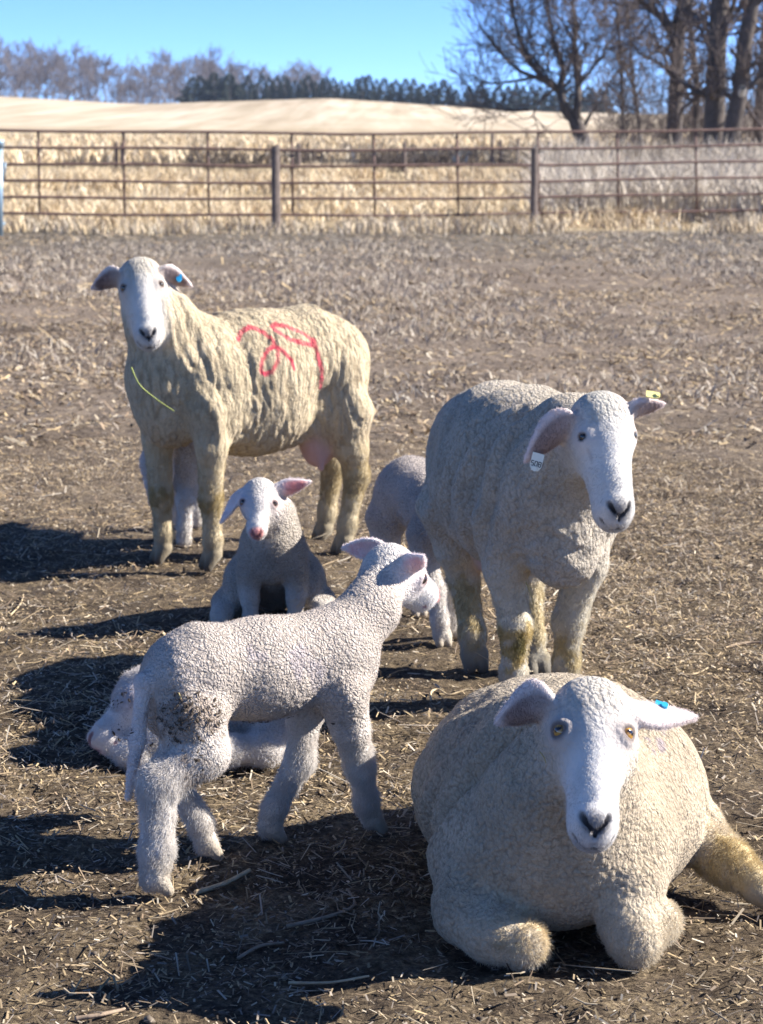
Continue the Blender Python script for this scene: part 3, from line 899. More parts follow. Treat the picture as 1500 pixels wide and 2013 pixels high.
def fence_Y(x): return np.interp(x, [-600, 0, 700, 1500, 2100], [27.9, 28.2, 29.6, 31.6, 33.4])
RAILS = [(256, 263, 254), (288.5, 295.5, 285.5), (322, 327, 317.5), (355, 360.5, 348.5), (388, 391.5, 380), (420, 424, 412)]
fr = empty('pipe_fence', (0, 30, 0))
tag(fr, 'long rusty six-rail pipe fence across the back of the pen', 'fence')
def rail_y(k, x):
    a, b_, c = RAILS[k]
    return np.interp(x, [-600, 0, 350, 700, 1100, 1500, 2100], [a - 5, a, (a * .45 + b_ * .55), b_, (b_ * .62 + c * .38), c, c - 10])
for k in range(6):
    pts = [at(x, rail_y(k, x) + 1.2 * math.sin(x * .011 + k), fence_Y(x)) - np.array([0, 30, 0]) for x in range(-560, 2061, 82)]
    tube_mesh('rail', pts, .021, M_RUST, fr)
for x in (-90, 75, 242, 408, 573, 734, 898, 1057, 1213, 1367, 1522):
    y0 = rail_y(0, x); y1 = rail_y(5, x)
    tube_mesh('upright', [at(x, y0 - 1, fence_Y(x) + .025) - np.array([0, 30, 0]), at(x + 3, y1 + 1, fence_Y(x) + .025) - np.array([0, 30, 0])], .017, M_RUST, fr)

def wood_post(name, label, x, ytop, ybase, Y, r, group=None, mat=M_POST, lean=0.0):
    top = at(x, ytop, Y); gz = ground_z(top[0], Y)[0]
    o = np.array([top[0], Y, gz]); h = top[2] - gz
    vs, fs = [], []
    rng = np.random.default_rng(int(abs(x)) + 7)
    n, m_ = 12, 7
    for i in range(m_):
        t = i / (m_ - 1)
        for j in range(n):
            an = 2 * math.pi * j / n
            rr = r * (1.06 - .12 * t) * (1 + .07 * math.sin(an * 3 + 1.3) + rng.normal(0, .025))
            vs.append((rr * math.cos(an) + lean * h * t, rr * math.sin(an), -.15 + (h + .15) * t + (rng.normal(0, .012) + .02 * math.cos(an) if i == m_ - 1 else 0)))
    for i in range(m_ - 1):
        for j in range(n): fs.append((i * n + j, i * n + (j + 1) % n, (i + 1) * n + (j + 1) % n, (i + 1) * n + j))
    fs.append(tuple((m_ - 1) * n + j for j in range(n)))
    return tag(add_mesh(name, np.array(vs), fs, mat, None, False, loc=o), label, 'post', group)
wood_post('fence_post', 'dark round wooden post at the left of the fence middle', 541, 286, 457, 28.95, .062, 'wooden fence posts')
wood_post('fence_post', 'dark round wooden post near the small leaning tree', 1051, 291, 443, 30.2, .055, 'wooden fence posts')
for i, (x, yt, Y, lab) in enumerate(((228, 279, 50, 'thin grey stake left of its twin in the far pasture, behind the left fence panel'), (238, 281, 50, 'thin grey stake right of its twin in the far pasture, behind the left fence panel'),
        (588, 282, 50, 'thin grey stake in the pasture just right of the left wooden post'), (795, 280, 51, 'lone thin grey stake in the pasture behind the middle of the fence'),
        (966, 264, 52, 'tall thin grey stake in the pasture, left of the small tree'), (985, 276, 52, 'short thin grey stake in the pasture, left of the small tree'),
        (1018, 272, 52, 'thin leaning grey stake in the pasture left of the right wooden post'), (1077, 277, 46, 'dark stake just right of the right wooden post'), (1068, 291, 46, 'shorter dark stake between the right wooden post and its taller neighbour'))):
    wood_post('old_stake', lab, x, yt, 325, Y, .045 if Y > 48 else .05, 'old stakes in the pasture', lean=.03 * math.sin(i * 2.1))

gp = empty('gate_post', (at(-3, 460, 27.6)[0], 27.6, 0)); tag(gp, 'bluish galvanised steel gate post at the left edge of the picture', 'post')
_g = lambda x, y: at(x, y, 27.6) - np.array([at(-3, 460, 27.6)[0], 27.6, 0])
tube_mesh('post', [(0, 0, -.1), _g(-3, 292)], .06, M_GALV, gp, 14)
tube_mesh('cap', [_g(-3, 291), _g(-3, 279), _g(-3, 275)], .075, M_GALV, gp, 14)
tube_mesh('chain', [_g(10, 318), _g(9, 335), _g(8, 352)], .014, M_GALV, gp, 6)
tube_mesh('brace', [_g(9, 437), _g(0, 447), _g(-14, 462)], .02, M_GALV, gp, 6)

# ------------------------------------------------------------------ dry grass, brush
def blades(name, label, cat, y0, y1, n, hmin, hmax, w, pal, seed, spread=.24, lean=.35, thr=-.2, fx=1.0, xr=None):
    rng = np.random.default_rng(seed)
    yy = np.sqrt(rng.uniform(y0 ** 2, y1 ** 2, n * 2)); xx = (yy * spread + .4) * rng.uniform(-1, 1, n * 2)
    if xr: xx = yy * rng.uniform(xr[0], xr[1], n * 2)
    P = np.stack([xx, yy, np.zeros_like(xx)], 1)
    f = fbm(P * fx, 3, seed)
    k = rng.random(n * 2) < sstep(thr - .25, thr + .35, f)
    xx, yy, f = xx[k][:n], yy[k][:n], f[k][:n]; n = len(xx)
    zz = ground_z(xx, yy)
    h = rng.uniform(hmin, hmax, n) * (1 + .4 * np.clip(f, -.5, 1))
    an = rng.uniform(0, 2 * math.pi, n); ln = rng.uniform(0, lean * 2, n) + .05
    d = np.stack([np.cos(an) * ln, np.sin(an) * ln, np.ones(n)], 1)
    a2 = rng.uniform(0, 2 * math.pi, n); s = np.stack([np.cos(a2), np.sin(a2), np.zeros(n)], 1) * (w * rng.uniform(.6, 1.4, n))[:, None]
    o = np.stack([xx, yy, zz - .01], 1)
    m_ = o + d * (h * .55)[:, None]; t = o + d * h[:, None] + np.stack([np.cos(an), np.sin(an), -.4 * np.ones(n)], 1) * (h * ln * .8)[:, None]
    V = np.stack([o - s, o + s, m_ - s * .8, m_ + s * .8, t - s * .15, t + s * .15], 1)
    b_ = np.arange(n) * 6
    F_ = np.concatenate([np.stack([b_, b_ + 1, b_ + 3, b_ + 2], 1), np.stack([b_ + 2, b_ + 3, b_ + 5, b_ + 4], 1)])
    pal = np.array(pal); C = pal[rng.integers(0, len(pal), n)] * rng.uniform(.8, 1.2, (n, 1))
    ob = add_mesh(name, V.reshape(-1, 3), F_, M_LIT, None, False, np.repeat(C, 6, 0))
    return tag(ob, label, cat, kind='stuff')
GR = [(.68, .53, .32), (.74, .60, .40), (.58, .45, .27), (.78, .68, .50), (.46, .36, .23)]
GY = [(.40, .34, .26), (.34, .28, .22), (.48, .42, .34), (.26, .21, .17)]
blades('dry_grass', 'pale dry grass growing behind the fence', 'grass', 30.3, 49, 50000, .10, .34, .012, GR, 401, thr=.0, fx=.75)
blades('dry_grass', 'far dry grass between the brush line and the stubble field', 'grass', 57, 112, 30000, .25, .5, .03, GR, 402, thr=-.5, fx=.25)
blades('dry_weeds', 'short grey-brown dead weeds and stubble in the back of the pen', 'weeds', 7, 28.5, 30000, .02, .075, .0045, GY, 403, thr=-.2, fx=.6, lean=.8)
blades('dry_weeds', 'tufts of dead weeds along the foot of the fence', 'weeds', 27.8, 30.6, 7000, .06, .24, .007, GR + GY, 404, thr=.0, fx=1.0)
blades('tall_grass', 'tall bleached grass behind the right fence panels', 'grass', 31.5, 48, 16000, .35, .85, .011, [(.58, .50, .40), (.50, .43, .34), (.64, .57, .47), (.38, .33, .27)], 405, thr=-.3, fx=.5, xr=(.075, .21))

class Wood:
    """Branches grown as tapered tubes."""
    def __init__(self): self.v, self.f = [], []; self.n = 0
    def tube(self, pts, r0, r1, n=5):
        pts = np.array(pts, float); b0 = self.n; m_ = len(pts)
        d = np.gradient(pts, axis=0); d /= np.linalg.norm(d, axis=1, keepdims=True) + 1e-9
        a = np.cross(d, np.array([.31, .17, .45])); a /= np.linalg.norm(a, axis=1, keepdims=True) + 1e-9; b_ = np.cross(d, a)
        r = np.linspace(r0, r1, m_)[:, None]
        for j in range(n):
            an = 2 * math.pi * j / n
            self.v.append(pts + (a * math.cos(an) + b_ * math.sin(an)) * r)
        for i in range(m_ - 1):
            for j in range(n):
                self.f.append((b0 + j * m_ + i, b0 + ((j + 1) % n) * m_ + i, b0 + ((j + 1) % n) * m_ + i + 1, b0 + j * m_ + i + 1))
        self.n += n * m_
    def build(self, name, mat, parent): return add_mesh(name, np.concatenate(self.v), np.array(self.f), mat, parent, True)

def grow(wd, rng, p, d, L, r, depth, up=.25, fork=(2, 4), spread=.6, rmin=.004, sides=4):
    k = 5; pts = [p]; dd = d
    for i in range(k):
        dd = dd + rng.normal(0, .12, 3) + np.array([0, 0, up * .12]); dd = dd / np.linalg.norm(dd)
        pts.append(pts[-1] + dd * L / k)
    wd.tube(pts, r, max(r * .55, rmin), sides if r > .03 else 3)
    if depth <= 0: return
    for _ in range(rng.integers(*fork) + 1):
        i = rng.integers(2, k + 1)
        nd = dd + rng.normal(0, spread, 3); nd[2] += up * .5; nd /= np.linalg.norm(nd)
        grow(wd, rng, pts[i], nd, L * rng.uniform(.55, .82), max(r * rng.uniform(.42, .6), rmin), depth - 1, up, fork, spread, rmin, sides)

M_BARK = simple_mat('dark_bark', (.075, .060, .052), .95, .4, 6, .6)
M_BARK2 = simple_mat('pale_bark', (.42, .42, .42), .9, .3, 5, .4)
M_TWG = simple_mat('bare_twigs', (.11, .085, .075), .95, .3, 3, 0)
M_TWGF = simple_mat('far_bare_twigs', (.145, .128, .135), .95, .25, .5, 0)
M_PINE = simple_mat('cedar_foliage', (.022, .034, .024), .9, .5, 1.2, 0)

def near_tree(label, Y, limbs, seed, twig_depth, dens=2.0, pale=None, up=.25, dy=0.0):
    base = at(limbs[0][0][0][0], limbs[0][0][0][1], Y); base[2] = ground_z(base[0], Y)[0]
    rt = empty('bare_tree', base); tag(rt, label, 'tree', 'bare trees behind the fence')
    rng = np.random.default_rng(seed)
    tr, cr, pl = Wood(), Wood(), Wood()
    for li, (pts, w0, w1, tw) in enumerate(limbs):
        m = Y / FOCAL
        P = []
        for k, q in enumerate(pts):
            off = 0 if li == 0 else rng.normal(0, .25) * min(k, 2) * .5
            P.append(at(q[0], q[1], Y + off) - base)
        if li == 0: P[0][2] = -.15
        P = np.array(P)
        t = np.linspace(0, len(P) - 1, len(P) * 4)
        Q = np.stack([np.interp(t, np.arange(len(P)), P[:, j]) for j in range(3)], 1)
        Q[1:-1] = (Q[:-2] + 2 * Q[1:-1] + Q[2:]) / 4
        (pl if pale == li else tr).tube(Q, w0 * m / 2, w1 * m / 2, 9)
        for _ in range(int(tw * dens)):
            i = rng.integers(max(1, len(Q) // 4), len(Q)); fr_ = i / len(Q)
            d = (Q[min(i + 1, len(Q) - 1)] - Q[i - 1]); d = d / (np.linalg.norm(d) + 1e-9) + rng.normal(0, .75, 3); d[2] += .2; d /= np.linalg.norm(d)
            grow(cr, rng, Q[i], d, rng.uniform(.6, 1.35), (w0 + (w1 - w0) * fr_) * m * .17, twig_depth, up, (2, 4), .55, .0075)
    tr.build('trunk', M_BARK, rt); cr.build('crown', M_TWG, rt)
    if pl.n: 
        o = pl.build('trunk', M_BARK2, rt); o['label'] = 'pale bleached lower trunk'
    return rt
near_tree('small bare tree with a leaning forked trunk right of the second fence post', 60, [
    ([(1156, 306), (1148, 280), (1137, 256), (1130, 236)], 34, 26, 0),
    ([(1130, 238), (1110, 218), (1101, 178), (1072, 158), (1040, 120), (1020, 70), (1008, 20), (1000, -40)], 20, 4, 26),
    ([(1128, 240), (1106, 200), (1104, 166), (1108, 130), (1088, 80), (1080, 30), (1070, -50)], 16, 4, 22),
    ([(1132, 240), (1136, 200), (1137, 156), (1128, 108), (1131, 60), (1126, 0), (1120, -60)], 18, 4, 24),
    ([(1137, 250), (1150, 246), (1161, 224), (1167, 212)], 12, 3, 4),
    ([(1072, 158), (1020, 140), (980, 100), (950, 60), (935, 30)], 9, 2, 16),
    ([(1060, 150), (1010, 160), (965, 165), (940, 160)], 7, 2, 9),
    ([(1136, 170), (1160, 140), (1185, 110), (1205, 60)], 8, 2, 12),
    ([(1040, 216), (1000, 218), (960, 214)], 6, 2, 6)], 11, 2)
near_tree('tall dark bare tree, leftmost thick trunk of the group at the right', 62, [
    ([(1326, 318), (1326, 230), (1331, 120), (1336, 60), (1342, 0), (1350, -120)], 32, 20, 14),
    ([(1330, 80), (1300, 34), (1262, 6), (1235, -20)], 17, 7, 16),
    ([(1328, 150), (1290, 120), (1262, 108), (1240, 85)], 8, 3, 10),
    ([(1336, 60), (1300, 110), (1285, 60), (1270, 10)], 8, 3, 8)], 12, 2)
near_tree('slim dark bare tree between the two thickest trunks at the right', 64, [
    ([(1366, 312), (1366, 240), (1372, 180), (1360, 90), (1352, 0), (1350, -80)], 18, 9, 16)], 13, 2)
near_tree('thickest dark trunk of the bare trees at the right', 58, [
    ([(1404, 322), (1404, 240), (1407, 160), (1410, 80), (1415, 0), (1420, -120)], 44, 32, 10),
    ([(1404, 200), (1380, 184), (1350, 168), (1330, 150)], 13, 5, 8),
    ([(1412, 60), (1440, 20), (1450, -30)], 14, 7, 8)], 14, 2)
near_tree('leaning bare tree with a pale bleached lower trunk at the right', 57, [
    ([(1432, 322), (1440, 250), (1456, 180), (1463, 90), (1480, 0), (1500, -100)], 36, 26, 10),
    ([(1441, 318), (1446, 250), (1456, 190), (1460, 172)], 20, 12, 0),
    ([(1450, 190), (1480, 165), (1510, 140), (1560, 100)], 13, 7, 12),
    ([(1446, 200), (1420, 178), (1400, 130)], 11, 5, 6)], 15, 2, pale=1)
near_tree('thin bare sapling left of the tall trunks', 66, [
    ([(1226, 308), (1224, 240), (1223, 160), (1216, 60), (1205, -40)], 9, 4, 26)], 16, 2)
near_tree('crooked bare sapling rising between the small tree and the tall trunks', 68, [
    ([(1262, 306), (1255, 230), (1242, 150), (1238, 60), (1225, -40)], 10, 4, 26)], 17, 2)
near_tree('bare tree at the right edge, partly out of frame', 66, [
    ([(1492, 318), (1490, 240), (1500, 130), (1510, 0), (1515, -90)], 22, 14, 26)], 18, 2)

def brush(name, label, Y0, Y1, x0, x1, n, h, seed, mat, depth=2, r=.014, rmin=.0075):
    rng = np.random.default_rng(seed); w = Wood()
    for _ in range(n):
        Y = rng.uniform(Y0, Y1); x = (rng.uniform(x0, x1) - 750) / FOCAL * Y
        z = ground_z(x, Y)[0]
        hh = h * rng.uniform(.5, 1.2)
        for _ in range(3):
            d = np.array([rng.normal(0, .4), rng.normal(0, .4), 1.0]); d /= np.linalg.norm(d)
            grow(w, rng, np.array([x + rng.normal(0, .1), Y, z - .05]), d, hh * .55, r, depth, .2, (1, 3), .5, rmin, 3)
    return tag(w.build(name, mat, None), label, 'brush', kind='stuff')
M_BRU = simple_mat('dark_brush', (.075, .058, .048), .95, .3, 2, 0)
brush('brush', 'dark line of low brush in the pasture behind the fence', 51, 56, 380, 1090, 150, .62, 501, M_BRU, 2)
brush('brush', 'thin low brush at the left of the pasture', 50, 56, 130, 400, 26, .45, 503, M_BRU, 2)
brush('thicket', 'grey tangle of bare undergrowth beneath the tall trees at the right', 63, 74, 1190, 1640, 120, 3.1, 502, M_TWG, 2)
brush('thicket', 'low dark brush between the fence and the tall trees', 46, 57, 1180, 1640, 70, .8, 504, M_BRU, 2)

brush('brush', 'small dark weeds scattered in the grass behind the fence', 32, 50, -40, 1560, 90, .26, 505, M_BRU, 1)
brush('brush', 'dark brush behind the rightmost fence panel', 35, 41, 1370, 1620, 34, .45, 506, M_BRU, 2)
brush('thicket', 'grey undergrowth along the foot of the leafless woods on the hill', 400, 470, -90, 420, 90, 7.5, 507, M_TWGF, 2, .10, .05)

# far trees behind the hill crest: share a few grown shapes
def far_kind(seed, h):
    rng = np.random.default_rng(seed); tr, cr = Wood(), Wood()
    tr.tube([(0, 0, -1), (rng.normal(0, .15), 0, h * .25), (rng.normal(0, .3), rng.normal(0, .3), h * .5), (rng.normal(0, .5), rng.normal(0, .5), h * .8)], h * .016, h * .006, 6)
    for _ in range(11):
        z = h * rng.uniform(.22, .7); an = rng.uniform(0, 2 * math.pi)
        d = np.array([math.cos(an) * .75, math.sin(an) * .75, .8]); d /= np.linalg.norm(d)
        grow(cr, rng, np.array([0, 0, z]), d, h * rng.uniform(.17, .27), h * .006, 3, .35, (2, 4), .5, .045, 3)
    return tr, cr
kinds = []
rt0 = None
for s_ in range(5):
    tr, cr = far_kind(600 + s_, 15 + 1.2 * s_)
    kinds.append((tr, cr))
meshes = []
rng = np.random.default_rng(77)
skyl = lambda x: np.interp(x, [-60, 0, 40, 100, 190, 250, 330, 370, 430, 480, 530, 600, 700], [105, 95, 92, 108, 118, 128, 120, 135, 118, 128, 140, 142, 150])
first = {}
xs = list(np.linspace(-70, 640, 40))
WHICH = ['left end', 'left', 'middle', 'right', 'right end']
for i, x in enumerate(xs):
    k = int(rng.integers(0, 5)); Y = float(rng.uniform(400, 520)); x = x + rng.normal(0, 6)
    hgt = 1.2 + (285 - skyl(x) - rng.normal(0, 7)) * Y / FOCAL
    X = (x - 750) / FOCAL * Y; z = float(terrain_base(np.array([X]), np.array([Y]))[0])
    s_ = max(6, hgt - z) / (15 + 1.2 * k)
    r_ = empty('far_bare_tree', (X, Y, z), rng.uniform(0, 6)); r_.scale = (s_ * 1.15, s_ * 1.15, s_)
    tag(r_, 'leafless grey tree in the woods behind the hill, upper left', 'tree', 'leafless woods behind the field')
    if k not in first:
        tr, cr = kinds[k]
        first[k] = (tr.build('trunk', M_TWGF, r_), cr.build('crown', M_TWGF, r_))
    else:
        for src in first[k]:
            c = src.copy(); COL.objects.link(c); c.parent = r_

def cedar_mesh(seed):
    rng = np.random.default_rng(seed); vs, fs = [], []
    for _ in range(620):
        z = rng.random() ** 1.25; r = (1 - z) ** .75 * .34 * (1 + .25 * math.sin(z * 23 + seed)) * math.sqrt(rng.uniform(.25, 1)); an = rng.uniform(0, 2 * math.pi)
        c = np.array([math.cos(an) * r, math.sin(an) * r, .06 + z * .92]); s = .055 * rng.uniform(.5, 1.3) * (1 - .45 * z)
        d = np.array([math.cos(an), math.sin(an), rng.uniform(-.3, .6)]); t = np.cross(d, rng.normal(size=3)); t /= np.linalg.norm(t)
        k = len(vs); vs += [c - t * s * .6, c + t * s * .6, c + d * s * 1.6 + t * s * .2, c + d * s * .6 + np.array([0, 0, s])]; fs += [(k, k + 1, k + 2), (k, k + 2, k + 3), (k + 1, k + 3, k + 2)]
    return np.array(vs), fs
cm = []
xs = np.linspace(388, 1185, 62)
topy = lambda x: np.interp(x, [380, 410, 460, 480, 520, 600, 700, 800, 900, 1000, 1100, 1200], [160, 152, 151, 165, 150, 158, 160, 163, 172, 174, 180, 183])
for i, x in enumerate(xs):
    Y = float(rng.uniform(335, 350)); x = x + rng.normal(0, 3)
    X = (x - 750) / FOCAL * Y; z = float(terrain_base(np.array([X]), np.array([Y]))[0]) - .3
    h = 1.2 + (285 - topy(x) + rng.normal(0, 5)) * Y / FOCAL - z
    w = h * rng.uniform(.85, 1.2) * (1.25 if x < 480 else 1)
    r_ = empty('cedar_tree', (X, Y, z), rng.uniform(0, 6)); r_.scale = (w, w, h)
    tag(r_, 'dark evergreen cedar in the windbreak row along the hill crest', 'tree', 'cedars of the windbreak')
    if i < 4:
        v, f = cedar_mesh(700 + i)
        a_ = add_mesh('crown', v, f, M_PINE, r_)
        wv = Wood(); wv.tube([(0, 0, -.05), (0, 0, .4), (0, 0, .9)], .022, .006, 5); b_ = wv.build('trunk', M_BARK, r_)
        cm.append((a_, b_))
    else:
        for src in cm[int(rng.integers(0, 4))]:
            c = src.copy(); COL.objects.link(c); c.parent = r_

# ------------------------------------------------------------------ the flock
EWES, LAMBS = 'ewes in the pen', 'lambs in the pen'
TO_CAM = np.array([0, -1, 0.0])

def ewe_red_number():
    b = Beast('ewe', 'tan ewe standing at the back with red painted number 29 on her flank', (-.35, 5.91), 214, EWES)
    B = b.B
    B.chain([(.23, 0, .58), (.02, 0, .57), (-.16, 0, .575), (-.25, 0, .575)], [.145, .155, .152, .105], .05)
    B.ell((.03, 0, .49), (.26, .172, .185), .05)
    B.ell((.325, 0, .55), (.10, .115, .16), .05); B.ell((.30, 0, .43), (.085, .075, .08), .05)
    for q in (-1, 1):
        B.ell((.21, q * .105, .49), (.075, .05, .14), .05)
        B.ell((-.20, q * .085, .50), (.105, .075, .18), .05)
    poll, nose = b.px(273, 512, 5.70), b.px(291, 652, 5.56)
    T = b.head(poll, nose, b.vec([.10, -1, .62]), eye_scale=.8, iris=(.10, .07, .04))
    B.chain([(.25, 0, .60), (.335, .0, .72), T(-.04, -.075)], [.125, .092, .06], .04)
    ed = b.vec([0, -1, .1])
    B.ear(T(-.045, .005, -.052), b.px(380, 564, 5.72), .032, ed + b.vec([-.3, 0, -.35]), cup=-.55, droop=0)
    B.ear(T(-.045, .005, .052), b.px(178, 568, 5.72), .036, ed + b.vec([.3, 0, -.35]), cup=-.55)
    lz = ['wool', 'leg', 'leg', 'leg']
    b.leg([(.24, .12, .47), (.235, .115, .36), (.222, .085, .205), (.214, .077, .085), (.212, .075, .045)], [.062, .042, .030, .024, .027], lz, hs=1.15)
    b.leg([(.28, -.12, .47), (.285, -.11, .36), (.290, -.09, .20), (.284, -.088, .085), (.284, -.09, .045)], [.062, .042, .030, .024, .027], lz, hs=1.15)
    b.leg([(-.22, .12, .42), (-.235, .12, .32), (-.262, .105, .235), (-.232, .10, .09), (-.222, .10, .04)], [.08, .046, .034, .024, .027], lz, hs=1.15)
    b.leg([(-.25, -.12, .42), (-.275, -.11, .32), (-.315, -.105, .235), (-.288, -.10, .09), (-.278, -.10, .04)], [.08, .046, .034, .024, .027], lz, hs=1.15)
    B.ell((-.165, .045, .335), (.055, .055, .075), .02, 'udder'); B.cone((-.155, .075, .30), (-.15, .085, .262), .018, .009, .015, 'udder')
    tan = (.55, .455, .31)
    pal = dict(wool=tan, face=(.63, .60, .56), cap=(.46, .41, .33), leg=(.50, .42, .28), hoof=(.055, .045, .036), ear=(.70, .60, .56), udder=(.55, .33, .29), lid=(.30, .24, .22), tail=tan)
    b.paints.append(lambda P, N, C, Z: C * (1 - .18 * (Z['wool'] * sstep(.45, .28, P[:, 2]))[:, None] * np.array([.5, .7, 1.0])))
    for c in ((.222, .085, .205), (.29, -.09, .2)):
        b.paints.append(spot(c, .055, (.30, .22, .09), .8, 50, 5, 'leg'))
    for c in ((-.26, .105, .22), (-.315, -.105, .2), (-.27, .12, .33)):
        b.paints.append(spot(c, .09, (.34, .26, .13), .7, 50, 6, 'leg'))
    strokes = [[(494, 669), (503, 656), (522, 648), (540, 654), (553, 671), (558, 690), (553, 714), (541, 731), (528, 738), (522, 731), (526, 710), (540, 690), (554, 682), (569, 694), (580, 712), (585, 726)],
               [(566, 655), (561, 645), (571, 641), (596, 648), (621, 662), (634, 672), (628, 680), (610, 678), (586, 669), (566, 655)], [(634, 670), (637, 700), (645, 735), (648, 768)]]
    pl = []
    for s_ in strokes:                       # picture marks carried onto the near flank (fwd, up)
        q = []
        for (x, y) in s_:
            u, v = (x - 750) / FOCAL, (1006.5 - y) / FOCAL
            d = np.array([u, _c + v * _s, -_s + v * _c])
            lat = .19
            t = (b.l.dot(b.o) + lat) / b.l.dot(d)
            p = b.loc(np.array([0, 0, CAM_H]) + d * t); q.append((p[0], p[2]))
        pl.append(np.array(q))
    def number(P, N, C, Z):
        dm = np.full(len(P), 9.0)
        X = P[:, [0, 2]]
        for k, q in enumerate(pl):
            for a_, b_ in zip(q[:-1], q[1:]):
                e = b_ - a_; h = np.clip(((X - a_) @ e) / (e @ e), 0, 1)
                dm = np.minimum(dm, np.linalg.norm(X - a_ - h[:, None] * e, axis=1))
        dm = dm + .0018 * vnoise(P * 140, 77)
        w = sstep(.0078, .0045, dm) * sstep(.02, .08, P[:, 1]) * (.78 + .22 * vnoise(P * 90, 78))
        return C * (1 - w[:, None]) + w[:, None] * np.array((.66, .045, .10))
    b.paints.append(number)
    def inner(P, N, C, Z):
        d = b.vec([0, -1, 0]); w = b.ear_core(P) * Z['ear'] * sstep(.1, .6, N @ d) * .92
        return C * (1 - w[:, None]) + w[:, None] * np.array((.18, .11, .095))
    b.paints.append(inner)
    def ripple(P, N):
        q = P * np.array([34, 10, 5], np.float32) + np.stack([2.2 * vnoise(P * 6, 3)] * 3, 1)
        r1 = vnoise(q, 4)
        q2 = P * np.array([85, 30, 14], np.float32) + np.stack([2.5 * vnoise(P * 9, 13)] * 3, 1)
        r = .0030 * r1 + .0036 * vnoise(q2, 14)
        # folds of skin behind the shoulder and on the neck
        for (x0, z0, sl, w_, a_) in ((.13, .6, .18, .018, -.006), (.19, .6, .12, .016, .004), (.27, .62, .30, .013, -.006), (.315, .6, .35, .012, .004), (-.17, .6, -.3, .02, -.005)):
            dl = P[:, 0] - (x0 + sl * (P[:, 2] - z0)) + .012 * vnoise(P * 12, 21)
            r = r + a_ * np.exp(-(dl / w_) ** 2) * sstep(.34, .45, P[:, 2])
        # hollow of the flank
        r = r - .030 * np.exp(-(((P[:, 0] + .13) / .06) ** 2 + ((P[:, 2] - .47) / .09) ** 2)) * sstep(.05, .12, np.abs(P[:, 1]))
        return r
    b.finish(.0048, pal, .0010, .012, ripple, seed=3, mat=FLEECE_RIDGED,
             hair=[(dict(wool=1, cap=1), .003, 30000, .7, (0, 0, -.3), .0004, 5, .6), (dict(leg=1), .009, 26000, .45, (0, 0, -.9), .0005, 6, .3), (dict(face=.8, ear=1), .005, 14000, .5, (0, 0, -.8), .0005, 7, .2)])
    p = b.px(352, 546, 5.69); ear_tag(b, p, b.vec([0, -1, .5]), b.vec([0, -.2, 1]), .016, .022, M_TAGB)
    stalk('stem_in_wool', [b.px(258, 722, 5.53), b.px(275, 757, 5.53), b.px(308, 785, 5.53), b.px(342, 808, 5.535)], .0022, .0012, M_GREEN, b.root)
    stalk('straw_in_wool', [b.px(218, 640, 5.66), b.px(222, 612, 5.65), b.px(219, 598, 5.65)], .0012, .001, M_STRAW1, b.root)
    return b

